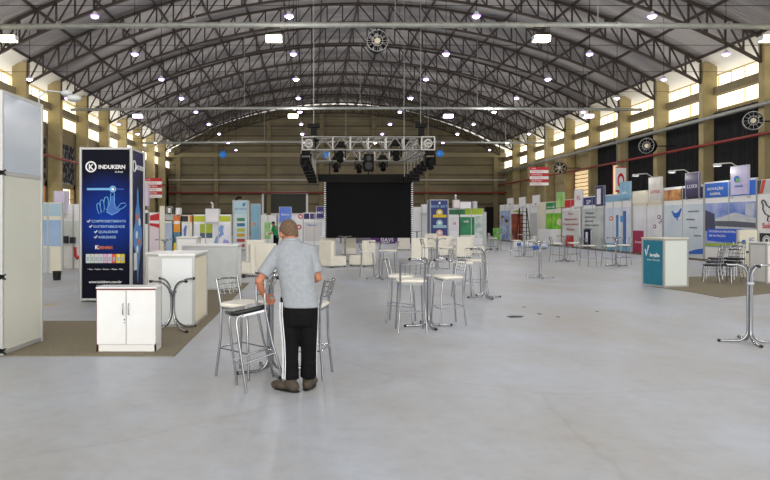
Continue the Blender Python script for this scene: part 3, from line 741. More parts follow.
# ---- hanging direction signs
def dir_sign(x0, y0, x1, y1, Y, label):
    a, c = at(x0, y0, Y), at(x1, y1, Y)
    t = thing('direction_sign', label, 'sign', ((a.x+c.x)/2, Y, c.z), 0, 'red and white direction signs'); w2 = (c.x-a.x)/2; h = (a.z-c.z)/6
    for k in range(6):
        o = MB().box(-w2, w2, -.02, .02, k*h+.01, (k+1)*h-.005).build('sign_board', col(196, 34, 48) if k % 2 else WHITE, t)
    tx = ('PALESTRAS  »', 'SECRETARIA', 'AUDITÓRIO  »', 'SANITÁRIOS', 'EXPOSIÇÃO  »', 'CAFÉ')
    for k in range(6): text(tx[k], h*.62, TXTW if k % 2 else TXTR, t, -w2*.85, -.026, k*h+h*.3)
    for sx in (-w2*.8, w2*.8): MB().tube([(sx, 0, 6*h), (sx, 0, 9.2-c.z)], .012, 5).build('hanging_wire', GALV, t)
dir_sign(530, 167, 548.5, 185.5, 43.9, 'red and white striped direction sign hanging over the right aisle')
dir_sign(144.5, 178, 162, 198, 43.9, 'red and white striped direction sign hanging beside the navy banner tower')
a, c = at(615.5, 167, 44), at(626, 192, 44)
t = thing('hanging_poster', 'white poster with a big red zero hanging before the black curtain', 'poster', ((a.x+c.x)/2, 44, c.z))
w2 = (c.x-a.x)/2; hh = a.z-c.z
MB().box(-w2, w2, -.02, .02, 0, hh).build('sheet', WHITE, t); MB().box(-w2, w2, -.03, .03, hh-.06, hh).box(-w2, w2, -.03, .03, 0, .12).build('bar', TXTR, t)
MB().disc(0, 0, .23, -.03, -.02, 24, .14).build('red_zero', TXTR, t).scale = (1, 1, 2.2); t_ = [o for o in C.objects if o.parent == t and o.name.startswith('red_zero')][0]; t_.location = (0, 0, hh*.45)
for sx in (-w2*.8, w2*.8): MB().tube([(sx, 0, hh), (sx, 0, 9.2-c.z)], .012, 5).build('hanging_wire', GALV, t)

# ---- far left stands (faces camera)
b = Booth('exhibition_booth', 'booth with plain pale blue panels seen left of the navy tower', 'booth', 'F', 21, 36, G)
b.wall(34, 202.5, 62, 273, CREAM, 2); b.el('header', 42, 203.5, 61.5, 216, col(168, 196, 212)); b.el('poster', 36, 220, 61.5, 246, duo((136, 168, 210), (164, 190, 222), 1)); b.el('lower_panel', 38, 247.5, 50, 272, GREYP); b.el('lower_panel', 51.5, 247.5, 61.5, 271, CREAM)
b = Booth('exhibition_booth', 'white booth with lavender light box beside the navy tower', 'booth', 'F', 23, 63, G)
b.wall(63, 204, 84, 270, WHITE, 2); b.el('poster', 63.5, 221, 79, 244, WPANEL); b.box('light_box', 57.5, 191.5, 68, 214, duo((226, 220, 236), (200, 190, 224), 1), .4, .3)
b.el('dark_box', 64, 236, 69, 243, TXTK, .02, .2); b.el('dark_box', 72, 237, 76, 243, TXTK, .02, .2); b.tube('red_hook', [(75.5, 247), (76, 256), (78, 258.5), (80, 256)], .05, TXTR, .05)
X, Y = gp(57, 280)
t = thing('waste_bin', 'small black bin on the floor before the pale blue booth', 'bin', (X, Y, 0)); MB().tube([(0, 0, 0), (0, 0, .24)], [.1, .12], 12).build('bin_body', BLACK, t)
MB().tube([(.12*math.cos(k*PI/6), .12*math.sin(k*PI/6), .24) for k in range(12)], .01, 5, True).build('edge_ring', BLACK, t)

YBK = 31.0
b = Booth('exhibition_booth', 'booth with lavender box and dark screen right behind the navy tower', 'booth', 'F', YBK, 141, G)
b.wall(138, 210, 148.5, 256, WHITE, 1); b.box('light_box', 144.5, 184, 149, 206, col(214, 196, 226), .3, .2); b.el('screen', 143, 213, 148, 224, TXTK)
b = Booth('exhibition_booth', 'booth with red curved header and tall pale pink panel', 'booth', 'F', YBK, 149, G)
b.wall(149, 212.5, 160, 256, WHITE, 1); b.el('header', 150, 213, 159.5, 220.5, TXTR); b.prism('header_cut', [(150, 213), (159.5, 213), (150, 215.5)], WHITE, .022); b.el('poster', 149.8, 223, 159.5, 254, col(224, 212, 224)); b.prism('red_swoosh', [(149.8, 223), (159.5, 224), (159.5, 228), (154, 226.5), (149.8, 225.5)], TXTR, .022)
b = Booth('exhibition_booth', 'booth with blue grey poster and small black framed light box', 'booth', 'F', YBK, 160, G)
b.wall(160, 221, 173, 256, CREAM, 1); b.el('pilaster', 160, 206, 165, 256, CREAM, 0, .06); b.el('poster', 165.5, 223, 173, 252, duo((150, 170, 206), (180, 196, 222), 1)); b.el('header', 165.5, 214, 173, 220, GREYP); b.box('light_box', 168, 207, 172.5, 214, BLKM, .3, .2); b.el('light_box_sign', 169, 208, 171.5, 213, WHITE, .2, .21)
b = Booth('exhibition_booth', 'booth with orange header and orange and yellow poster', 'booth', 'F', YBK, 173, G)
b.wall(173, 214.5, 181, 256, WHITE, 1); b.el('header', 173.5, 215, 180.7, 221, ORANGE); b.el('poster', 173.5, 224, 180.7, 232, col(230, 150, 50)); b.el('poster', 173.5, 232, 180.7, 243, duo((40, 80, 90), (90, 150, 180), 2)); b.el('yellow_foot', 173.5, 243, 180.7, 254, col(232, 196, 50)); b.box('light_box', 176.8, 208, 181, 214.5, WHITE, .3, .2)
b = Booth('exhibition_booth', 'booth with short black header and white poster with blue figure', 'booth', 'F', YBK, 181, G)
b.wall(181, 215, 193, 256, CREAM, 1); b.el('header', 181.5, 216, 188, 221.5, col(44, 34, 34)); b.el('poster', 182, 223.5, 188, 237.5, col(224, 230, 238)); b.prism('blue_figure', [(184, 236), (183.5, 230), (185.5, 225), (187, 226), (186.5, 231), (186, 236)], col(90, 120, 190)); b.el('header_sign', 190, 215.5, 192.5, 222, ORANGE, .02, .03)
b = Booth('exhibition_booth', 'booth with lime yellow headers and tall white lit box between them', 'booth', 'F', YBK, 193, G)
b.wall(193, 214.5, 231, 256, WHITE, 3); b.el('header', 193.5, 216, 206, 221.5, col(186, 196, 40)); b.el('header', 219.5, 216, 230.5, 221.5, col(186, 196, 40)); b.box('light_box', 206.5, 209, 219.5, 222, duo((236, 234, 240), (214, 214, 222), 1), .5, .3)
b.el('poster', 193.5, 224, 199.5, 246, col(220, 224, 236)); b.el('poster', 200, 224, 212.5, 233, col(160, 176, 40)); b.el('poster', 200, 233, 212.5, 238, col(70, 90, 110)); b.el('poster', 213.5, 223.5, 230, 246, duo((226, 226, 238), (206, 210, 230), 1)); b.prism('blue_map', [(214, 243), (216, 237), (220, 233), (218, 229), (220.5, 225), (224, 226), (223, 231), (224, 234), (219.5, 238), (217, 243.5)], col(120, 150, 206))
b.prism('blue_map', [(222, 246), (224, 239), (229, 241), (229.5, 246)], col(150, 150, 210)); b.tube('lamp_arm', [(213, 208.5), (213, 204), (212, 203)], .05, ALU, .1); b.disc('lamp_head', 212, 203, 1, WHITE, .1)

def tower4(name, label, px0, px1, pytop, Yf, m_front, m_side, depth=1.0, group=None):
    """square banner tower on aluminium posts; returns a Booth-like frame on the front face"""
    b = Booth(name, label, 'banner tower', 'F', Yf, px0, group)
    a, c = b.u(px0), b.u(px1); z = b.z(pytop, px0)
    MB().box(a+.03, c-.03, .0, .025, .06, z-.04).build('front_banner', m_front, b.root)
    MB().box(c-.025, c, .04, depth-.04, .06, z-.04).build('side_banner', m_side, b.root)
    MB().box(a, a+.025, .04, depth-.04, .06, z-.04).build('side_banner', m_side, b.root)
    MB().box(a+.03, c-.03, depth-.025, depth, .06, z-.04).build('back_banner', m_side, b.root)
    for x in (a, c):
        for y in (0, depth): MB().tube([(x, y+.01, 0), (x, y+.01, z)], .035, 8).build('post', ALU, b.root)
    for z_ in (.05, z-.03):
        r = MB(); r.box(a, c, -.012, .012, z_-.02, z_+.02).box(a, c, depth-.012, depth+.012, z_-.02, z_+.02).box(a-.012, a+.012, 0, depth, z_-.02, z_+.02).box(c-.012, c+.012, 0, depth, z_-.02, z_+.02)
        r.build('rail', ALU, b.root)
    return b, a, c, z
# navy tower
b, a, c, z = tower4('banner_tower', 'tall navy banner tower printed INDUKERN with a pointing hand', 80.5, 131, 147, 13.4, NAVY, NAVYD)
b.disc('logo_ring', 91.2, 166.8, 5.6, TXTW, .01, .74); b.txt('K', 91.2, 169.6, 5.6, TXTW, .01, bold=.03)
b.txt('INDUKERN', 98.5, 168.8, 4.0, TXTW, .01, 'LEFT', bold=.03); b.txt('do Brasil', 115, 172.6, 1.7, TXTW, .01, 'LEFT')
b.el('light_beam', 87, 188, 111, 190.2, CYAN, .0, .008); b.disc('beam_target', 113, 189.2, 3.4, CYAN, .01, .6); b.disc('beam_target_core', 113, 189.2, 1.5, TXTW, .012); b.el('light_beam', 116.5, 188.6, 124, 189.6, col(40, 90, 190), .0, .008)
hand = MB()
def hp(x, y): return (b.u(x), -.014, b.z(y, x))
for pts in ([(111, 193), (110.2, 203), (108.5, 206), (107, 212), (112, 215), (118, 212), (121, 209), (116.5, 209), (114.5, 203), (114.6, 193)],
            [(107.5, 197), (105, 197.5), (104, 203), (105, 209), (107, 210), (108.6, 205), (108.4, 199), (107.5, 197)],
            [(102.5, 199.5), (100.4, 201), (100.6, 207), (102, 212), (104, 212.5), (104.5, 207), (103.6, 201), (102.5, 199.5)],
            [(98.6, 203), (97, 204.5), (97.4, 209), (99, 213.6), (101, 214), (101, 209), (99.8, 204), (98.6, 203)],
            [(117.5, 208), (121, 203.5), (125.5, 203), (126.6, 205.3), (123, 208.2), (119.5, 209.4)]):
    hand.tube([hp(*p) for p in pts], .009, 6)
hand.build('hand_picture', CYAN, b.root)
fill = MB()
fill.prism([(b.u(x), b.z(y, x)) for x, y in ((111, 196), (110.2, 203), (108.5, 206), (107, 212), (112, 215), (118, 212), (121, 209), (116.5, 209), (114.5, 203), (114.6, 196))], -.009, -.004)
fill.build('hand_tint', col(52, 100, 190), b.root)
for i, (q, x) in enumerate((('COMPROMETIMENTO', 91.5), ('SUSTENTABILIDADE', 93.5), ('QUALIDADE', 98.5), ('AGILIDADE', 98.5))):
    yy = 222.4+i*5.3; b.txt(q, x, yy, 2.6, mat('pale_blue_print', (170, 205, 245), .5), .01, 'LEFT'); b.tube('tick_mark', [(x-4, yy-1.5), (x-3, yy-.2), (x-1.2, yy-2.6)], .012, TXTW, .012)
b.txt('K', 95.2, 249, 4.0, TXTW, .01, 'LEFT', bold=.03); b.txt('ERNMIX', 98.8, 249, 2.9, ORANGE, .01, 'LEFT', bold=.02)
for i in range(9):
    x = 86+i*4.35; cc = [(206, 214, 208), (200, 208, 202), (206, 212, 206), (208, 206, 210), (220, 170, 210), (216, 196, 216), (226, 90, 60), (236, 214, 90), (226, 196, 60)][i]
    b.el('feed_sack_picture', x, 254, x+4, 263, col(*cc), .0, .008); b.el('feed_sack_label', x+.8, 257, x+3.2, 261, col(160, 176, 190), .008, .01)
b.txt('• Aves  • Suínos  • Bovinos  • Peixes  • Pets', 105.5, 269.8, 1.5, TXTW, .01); b.txt('www.indukern.com.br', 105.5, 283, 2.7, TXTW, .01, bold=.02); b.txt('(11) 3195 2999', 105.5, 286.8, 2.1, TXTW, .01)
# right side of the tower: ring logo, lettering, blue capsule figure
def side_txt(s_, y, zz, size, m): text(s_, size, m, b.root, c+.012, y, zz, 'LEFT', rz=PI/2, bold=.03)
side_txt('INDUKERN', .36, 2.72, .13, TXTW)
sb = MB(); sb.tube([(c+.012, .2+.11*math.cos(k*PI/10), 2.77+.11*math.sin(k*PI/10)) for k in range(20)], .016, 6, True); sb.build('logo_ring', TXTW, b.root)
capm = mat('capsule_blue_print', (70, 140, 215), .4)
cp = MB()
out = [(.5, 2.35), (.56, 2.25), (.58, 2.0), (.68, 1.85), (.70, 1.6), (.82, 1.45), (.84, 1.15), (.70, 1.0), (.66, .85), (.58, .7), (.52, .35), (.48, .35), (.42, .7), (.34, .85), (.30, 1.0), (.16, 1.15), (.18, 1.45), (.30, 1.6), (.32, 1.85), (.42, 2.0), (.44, 2.25)]
n = len(out); cp._add([(c+.008, p, q) for p, q in out]+[(c+.001, p, q) for p, q in out], [tuple(range(n)), tuple(range(n, 2*n))[::-1]]+[(i, (i+1) % n, (i+1) % n+n, i+n) for i in range(n)])
cp.build('capsule_picture', capm, b.root)
for y_, z_, m_2 in ((.45, 1.72, ORANGE), (.62, 1.62, TXTW), (.4, 1.35, TXTW), (.6, 1.2, ORANGE), (.45, 1.05, TXTW)):
    q = MB(); q.tube([(c+.009, y_, z_), (c+.013, y_, z_)], .08, 16); q.build('capsule_spot', m_2, b.root)
q = MB().box(c+.002, c+.01, .2, .42, .62, .98); q.build('side_label', TXTW, b.root)
# shelf tower, its pale blue neighbour and navy icon tower
b, a, c, z = tower4('banner_tower', 'tall white and pale blue tower with coloured lines of products', 233, 247.5, 200, 38, duo((226, 236, 240), (200, 222, 232), 1), WHITE, .9)
b.txt('AB VISTA', 240.5, 210, 2.2, col(70, 130, 160), .01); b.prism('bird_mark', [(242, 204), (246, 202), (245, 206), (243, 206.5)], col(70, 150, 170), .01)
b.el('top_tint', 233.6, 201, 247, 214, col(190, 220, 236), .0, .006)
for i, cc in enumerate(((70, 150, 110), (50, 120, 160), (200, 200, 70), (214, 170, 40), (180, 70, 50), (190, 80, 60), (40, 130, 150), (30, 90, 130))):
    b.el('product_stripe', 237, 218+i*5.2, 244.8, 221.2+i*5.2, col(*cc), .0, .008)
b.tube('clip_lamp', [(236, 199.8), (238, 197.5), (242, 197.5)], .07, BLKM, .1)
b, a, c, z = tower4('banner_tower', 'narrow pale blue banner tower just right of the white tall tower', 251, 259.5, 203.5, 42, duo((160, 204, 226), (120, 180, 214), 1), col(140, 190, 214), .8)
b.disc('orange_mark', 254.5, 224, 1.8, col(226, 160, 130), .01)
b, a, c, z = tower4('banner_tower', 'tall navy banner tower with yellow and pale round icons', 430.5, 448, 199.5, 42, col(44, 58, 126), duo((90, 110, 150), (60, 80, 130), 2), 1.1)
b.txt('SIAVS 2017', 439, 207.5, 2.6, col(150, 190, 230), .01); b.disc('drop_mark', 439.5, 203, 1, TXTW, .01)
for yy, cc in ((212.5, (226, 200, 40)), (223, (150, 190, 206)), (233, (226, 180, 170))):
    b.disc('icon_disc', 439.5, yy, 3.4, col(*cc), .01); b.el('icon_ribbon', 433, yy+2.2, 446.5, yy+5, col(*cc), .0, .02); b.disc('icon_hole', 439.5, yy-.3, 1.6, WHITE, .018)

# ---- back row behind the man and right of the screen
YC = 46.0
b = Booth('exhibition_booth', 'white booth with lime green poster behind the man', 'booth', 'F', YC, 259, G)
b.wall(259, 215, 277, 246, WHITE, 2); b.el('poster', 264.5, 222, 270.5, 239, duo((110, 196, 60), (180, 224, 150), 1.2)); b.disc('poster_mark', 267.5, 234, 1.6, WHITE, .02)
b = Booth('exhibition_booth', 'white booth under a blue light box with two red round logos', 'booth', 'F', YC, 277, G)
b.wall(277, 215, 303, 246, WHITE, 2); b.box('light_box', 279.5, 207, 291.5, 222, duo((70, 110, 214), (120, 150, 230), .6), .5, .3); b.txt('Elanco', 285.5, 215.5, 2.3, TXTW, .10 if b.kind == 'R' else .31); b.disc('red_round_logo', 300.5, 216.5, 2.4, TXTR, .01, .55); b.disc('red_round_logo', 299, 227, 2.6, TXTR, .01, .55)
b = Booth('exhibition_booth', 'booth with navy header and grey poster left of the screen', 'booth', 'F', YC, 303.5, G)
b.wall(303.5, 212.5, 325, 247, WHITE, 2); b.el('header', 304, 213.5, 309.3, 219, col(40, 36, 96)); b.el('header', 310, 213.5, 315.5, 219, col(70, 50, 120)); b.box('light_box', 316.5, 206.5, 324, 218, col(50, 44, 120), .5, .3); b.txt('FMV', 319.5, 214, 2.6, TXTW, .10 if b.kind == 'R' else .31)
b.el('poster', 304.5, 222, 322, 241, duo((200, 206, 216), (222, 214, 206), 1)); b.txt('Nutron', 312, 226, 2.2, TXTB)
b = Booth('exhibition_booth', 'low purple booth wall seen under the black screen', 'booth', 'F', 50, 325, G)
b.wall(325, 214, 413, 245, GREYP, 5); b.el('purple_panel', 371, 234, 412, 245, duo((90, 20, 120), (60, 14, 92), 1), 0, .03); b.txt('SIAVS', 387, 241.5, 4, TXTW, .035); b.el('purple_panel', 340, 238, 371, 245, col(120, 110, 130), 0, .03)
b = Booth('exhibition_booth', 'plain white booth left of the navy icon tower', 'booth', 'F', YC, 413, G)
b.wall(413, 207, 430, 246, WHITE, 2); b.box('light_box', 421.5, 204.5, 428.5, 213, WHITE, .5, .3)
b = Booth('exhibition_booth', 'booth with dark green header and small red mark on white', 'booth', 'F', YC, 448.5, G)
b.wall(448.5, 208.5, 459.5, 246, WHITE, 1); b.el('header', 449, 209.5, 459, 214.5, col(30, 110, 70)); b.el('poster', 450, 217, 458.5, 231, col(226, 226, 230)); b.disc('red_mark', 454.5, 223.5, 1.3, TXTR, .02, .5); b.box('light_box', 453, 200, 458.5, 208, duo((226, 190, 196), (230, 226, 226), 2), .4, .3); b.tube('lamp_arm', [(455.5, 199.5), (455.3, 196)], .06, ALU, .1); b.disc('lamp_head', 455.3, 195.5, 1, WHITE, .1)
b = Booth('exhibition_booth', 'booth with large dark green poster and lime header', 'booth', 'F', YC, 459.5, G)
b.wall(459.5, 208.5, 483, 246, WHITE, 2); b.el('header', 460, 209.5, 465, 214.5, col(40, 130, 80)); b.el('header', 465, 208.5, 482.5, 214.5, col(170, 200, 40)); b.el('poster', 460, 217, 474.5, 235, duo((16, 110, 66), (50, 150, 100), 1)); b.el('poster', 475, 216, 482.5, 238, duo((226, 230, 228), (150, 180, 170), 2)); b.txt('vet', 466, 222.5, 3, TXTW); b.box('light_box', 459, 202, 470, 208.5, WHITE, .5, .3); b.box('light_box', 472.5, 201.5, 476, 208.5, GREYP, .4, .3)
b.el('end_panel', 483, 212, 486.5, 246, GREYP, -1.5, .0)
t = Booth('green_board', 'small green board standing by the dark doorway at the back', 'board', 'F', 50, 493, None)
t.el('board', 493, 228, 500.5, 240.5, duo((70, 140, 50), (120, 180, 80), 2), 0, .03); t.tube('leg', [(493.5, 228), (493.5, 243.4)], .03, ALU, 0); t.tube('leg', [(500, 228), (500, 243.4)], .03, ALU, 0)
# heap of white and blue packaging by the ladder
for i, (px, py, s_, m_, nm) in enumerate(((518, 247.5, .5, WHITE, 'white carton with blue print left of the heap by the ladder'), (528, 248, .6, col(220, 226, 236), 'crumpled white sack in the middle of the heap by the ladder'), (543, 249, .55, col(200, 210, 230), 'pale blue wrapped bundle right of the ladder'), (536, 249.5, .38, TXTB, 'small blue bag in the heap by the ladder'))):
    X, Y = gp(px, py); t = thing('packing_bundle', nm, 'bundle', (X, Y, 0), .4*i, 'packaging heaped by the ladder')
    if i == 0: MB().box(-s_/2, s_/2, -s_/2, s_/2, 0, s_*.8).build('carton', m_, t, .01); MB().box(-s_*.3, s_*.3, -s_/2-.01, -s_/2, .1, .3).build('print', TXTB, t)
    else: MB().ball((0, 0, s_*.32), s_*.8, s_*.5, s_*.32).ball((s_*.4, 0, s_*.25), s_*.5, s_*.4, s_*.25).ball((-s_*.4, .05, s_*.3), s_*.4, s_*.4, s_*.3).build('sack', m_, t); MB().tube([(-.1, 0, s_*.62), (0, 0, s_*.72), (.1, 0, s_*.62)], .03, 6).build('tied_top', m_, t)

# ladder
Y = 50.0; X = (525-CX)*Y/F
t = thing('step_ladder', 'dark step ladder standing open before the meat poster booth', 'ladder', (X, Y, 0)); hl = 2.7
for sx in (-1, 1):
    MB().bar((sx*.42, 0, 0), (sx*.27, .45, hl), .05, .07).build('side_rail', BLKM, t)
    MB().bar((sx*.42, .95, 0), (sx*.27, .5, hl), .05, .05).build('rear_rail', BLKM, t)
for k in range(1, 9):
    q = k/9; w_ = .42-.15*q; MB().box(-w_, w_, .45*q-.05, .45*q+.05, hl*q-.02, hl*q+.02).build('step', BLKM, t)

# ------------------------------------------------------------------ carpets and floor marking
def slab(pts, h, m, label, cat, name):
    n = len(pts); mb = MB(); vs = [(x, y, .001) for x, y in pts]+[(x, y, h) for x, y in pts]
    mb._add(vs, [tuple(range(n))[::-1], tuple(range(n, 2*n))]+[(i, (i+1) % n, (i+1) % n+n, i+n) for i in range(n)])
    return tag(mb.build(name, m), label, cat)
slab([(-9, 7.95), (-1.66, 7.95), (-1.66, 17.5), (-3.4, 17.5), (-3.4, 10.75), (-9, 10.75)], .012, CARPET, 'olive brown carpet under the white cabinet and counters on the left', 'carpet', 'carpet')
P = [gp(*q) for q in ((652, 287), (690, 292), (722, 298), (770, 293.5), (830, 288), (830, 275), (690, 277))]
slab(P, .012, CARPET, 'olive brown carpet under the stacked stools on the right', 'carpet', 'carpet')
slab([(16.2, 60), (16.2, 24.5), (17.15, 24.5), (17.15, 60)], .012, mat('dark_brown_carpet', (84, 74, 60), .95, noise=.15, nscale=20), 'dark brown carpet strip along the foot of the right booths', 'carpet', 'carpet')
slab([(-7.8, 12.6), (-5.0, 13.0), (-5.0, 13.05), (-7.8, 12.65)], .006, col(196, 164, 60), 'long yellow tape line on the floor beside the navy tower', 'tape', 'floor_tape')
slab([(-6.9, 10.95), (-5.03, 13.0), (-5.0, 13.0), (-6.85, 10.95)], .004, col(196, 164, 60), 'slanting yellow tape line on the floor between carpet and navy tower', 'tape', 'floor_tape')
for i, (px, py, q) in enumerate(((524, 307, .035), (539.5, 314, .04), (558, 317, .035), (597, 311.5, .03))):
    X, Y = gp(px, py); slab([(X+q*math.cos(a_), Y+q*2*math.sin(a_)) for a_ in (0, 1, 2.1, 3.3, 4.4, 5.4)], .003, mat('dark_stain', (66, 60, 56), .8, noise=.3, nscale=20), 'tiny dark chip in the floor, %s from the left of four' % ORD[i], 'stain', 'floor_stain')
X, Y = gp(514, 317)
slab([(X-.09, Y-.1), (X+.12, Y-.05), (X+.2, Y+.1), (X+.02, Y+.16), (X-.12, Y+.05)], .004, mat('dark_stain', (66, 60, 56), .8, noise=.3, nscale=20), 'dark stain chipped into the floor right of the stools', 'stain', 'floor_stain')

# ------------------------------------------------------------------ left foreground: panel wall
t = thing('partition_wall', 'tall white glossy panel wall with aluminium posts at the left edge', 'partition', (-3.73, 7.93, .013), -.076)
zt = 3.19
for y in (0, .98):
    MB().tube([(0, y, 0), (0, y, zt)], .028, 8).build('post', ALU, t)
MB().tube([(-1.0, 0, 0), (-1.0, 0, zt)], .028, 8).build('post', ALU, t)
for z0, z1, m_ in ((.06, 2.17, GPANEL), (2.22, zt-.03, mat('blue_white_panel', (196, 206, 220), .12, noise=.04, nscale=1))):
    MB().box(-.008, .008, .03, .95, z0, z1).build('wall_panel', m_, t); MB().box(-.97, -.03, -.008, .008, z0, z1).build('wall_panel', m_, t)
for z0 in (.03, 2.195, zt-.015):
    MB().box(-.014, .014, 0, .98, z0-.022, z0+.022).build('rail', ALU, t); MB().box(-1, 0, -.014, .014, z0-.022, z0+.022).build('rail', ALU, t)
for z0 in (.06, .95, 2.2):
    MB().bar((-.07, -.04, z0+.03), (.07, -.03, z0-.03), .016).bar((-.07, -.04, z0-.03), (.07, -.03, z0+.03), .016).tube([(0, -.05, z0), (0, .02, z0)], .03, 8).build('corner_clamp', BLKM, t)
t = thing('arm_spotlight', 'white twin spotlight on a bent arm above the left panel wall', 'spotlight', (-3.67, 8.9, zt))
MB().tube([(0, 0, 0), (-.02, 0, .1), (.1, 0, .2), (.3, 0, .18), (.42, 0, .1)], .012, 6).build('arm', ALU, t)
MB().ball((.46, 0, .1), .1, .07, .05).ball((.36, 0, .17), .08, .06, .04).build('lamp_head', GREYP, t)

# ------------------------------------------------------------------ white cabinet
X0, Y0 = (97-CX)*8.2/F, 8.2; W = (156-97)*8.2/F; Hc = .80; D = .3
t = thing('storage_cabinet', 'low white two-door cabinet with red-brown edge standing on the carpet', 'cabinet', (X0+W/2, Y0, .012)); h = W/2
MB().box(-h, -h+.02, 0, D, 0, Hc-.02).box(h-.02, h, 0, D, 0, Hc-.02).box(-h, h, D-.01, D, 0, Hc-.02).box(-h+.02, h-.02, .01, D-.01, .07, .09).build('body', WHITE, t)
MB().box(-h-.01, h+.01, -.02, D, Hc-.018, Hc).build('top', WHITE, t, .002); MB().box(-h-.006, h+.006, -.022, -.0202, Hc-.034, Hc-.018).box(-h-.003, -h, -.02, -.0, .0, Hc-.02).build('edge_band', EDGE, t)
MB().box(-h, h, .0, .018, 0, .085).build('plinth', WHITE, t)
for sx in (-1, 1):
    x0, x1 = (-h+.003, -.004) if sx < 0 else (.004, h-.003)
    d = MB().box(x0, x1, -.018, 0, .09, Hc-.038).build('door', WHITE, t, .002)
    hx = sx*.035; MB().tube([(hx, -.02, .60), (hx, -.045, .585), (hx, -.045, .47), (hx, -.02, .455)], .006, 6).build('handle', CHROME, d)
    if sx < 0: MB().tube([(-.02, -.024, .40), (-.02, -.017, .40)], .011, 10).build('keyhole', CHROME, d); MB().tube([(-.02, -.024, .36), (-.02, -.017, .36)], .007, 10).build('keyhole', BLKM, d)

# ------------------------------------------------------------------ counters
def counter(name, label, x0, x1, y0, y1, ht, mf=WHITE, ms=CREAM, mt=WHITE, rz=0, zb=.012, pivot=None):
    w2, d2 = (x1-x0)/2, (y1-y0)/2
    t = thing(name, label, 'counter', ((x0+x1)/2, (y0+y1)/2, zb), rz)
    for sx in (-1, 1):
        for sy in (-1, 1): MB().box(sx*w2-.02, sx*w2+.02, sy*d2-.02, sy*d2+.02, 0, ht-.03).build('post', ALU, t)
    MB().box(-w2+.02, w2-.02, -d2-.004, -d2+.004, .04, ht-.05).build('front_panel', mf, t); MB().box(-w2+.02, w2-.02, d2-.004, d2+.004, .04, ht-.05).build('back_panel', WHITE, t)
    MB().box(w2-.004, w2+.004, -d2+.02, d2-.02, .04, ht-.05).build('side_panel', ms, t); MB().box(-w2-.004, -w2+.004, -d2+.02, d2-.02, .04, ht-.05).build('side_panel', ms, t)
    for z_ in (.02, ht-.05):
        r = MB(); r.box(-w2, w2, -d2-.012, -d2+.012, z_-.02, z_+.02).box(-w2, w2, d2-.012, d2+.012, z_-.02, z_+.02).box(-w2-.012, -w2+.012, -d2, d2, z_-.02, z_+.02).box(w2-.012, w2+.012, -d2, d2, z_-.02, z_+.02)
        r.build('rail', ALU, t)
    MB().box(-w2-.03, w2+.03, -d2-.03, d2+.03, ht-.03, ht).build('counter_top', mt, t, .004)
    return t
counter('exhibition_counter', 'white panel counter with a cream right side behind the curved chrome base', -2.33, -1.82, 10.15, 11.35, 1.12, mf=mat('cool_white_panel', (226, 231, 235), .3), ms=mat('warm_cream_panel', (238, 229, 204), .4))
counter('exhibition_counter', 'white framed counter half hidden between navy tower and cream-sided counter', -2.95, -2.45, 11.8, 12.6, 1.06)
counter('reception_counter', 'wide grey fronted white counter standing behind the cream-sided counter', -3.05, -1.78, 15.6, 16.5, 1.07, mf=GREYP, ms=WHITE)
counter('exhibition_counter', 'far white counter topped with a shelf behind the wide grey fronted counter', -4.4, -3.75, 21.5, 22.2, 1.12, mf=WHITE)
tc = counter('exhibition_counter', 'counter with teal side panel and a white front', 0, .70, 0, .70, 1.22, mf=mat('pale_aqua_panel', (222, 230, 228), .4), ms=TEAL, mt=CREAM, zb=.012)
ang = .26; cc_, ss_ = math.cos(ang), math.sin(ang)
tc.location = (8.64+.35*cc_-.35*ss_, 16.2+.35*ss_+.35*cc_, .012); tc.rotation_euler = (0, 0, ang)
text('legalle', .13, TXTW, tc, -.356, .11, .74, 'LEFT', rz=-PI/2, bold=.03); text('Saúde e Nutrição', .06, TXTW, tc, -.356, .2, .64, 'LEFT', rz=-PI/2)
MB().tube([(-.36, .26, .92), (-.36, .22, .76), (-.36, .14, 1.02)], .014, 6).build('tick_logo', TXTW, tc)
tc['label'] = 'counter with teal side carrying a white tick logo and a white front'
counter('reception_counter', 'plain white box counter on the carpet at the right edge', 11.85, 12.6, 17.2, 17.85, 1.07, ms=WHITE)
counter('exhibition_counter', 'pale framed counter standing behind the teal one', 10.75, 11.3, 20.2, 20.8, 1.08, mf=CREAM)
bb = Booth('sign_board', 'white upright board with a small round blue green logo behind the white box counter', 'board', 'F', 19.3, 738, None)
bb.wall(738, 230, 758, 277, CREAM, 1); bb.disc('globe_logo', 743.5, 242, 2.2, TXTB, .01); bb.disc('globe_logo_leaf', 744.6, 243, 1.3, col(96, 180, 60), .018); bb.txt('SC', 751.5, 241, 3.6, TXTB, .01); bb.txt('safeeds', 743.5, 248, 1.5, TXTB, .01); bb.el('black_label', 745, 251, 751, 253, TXTK)

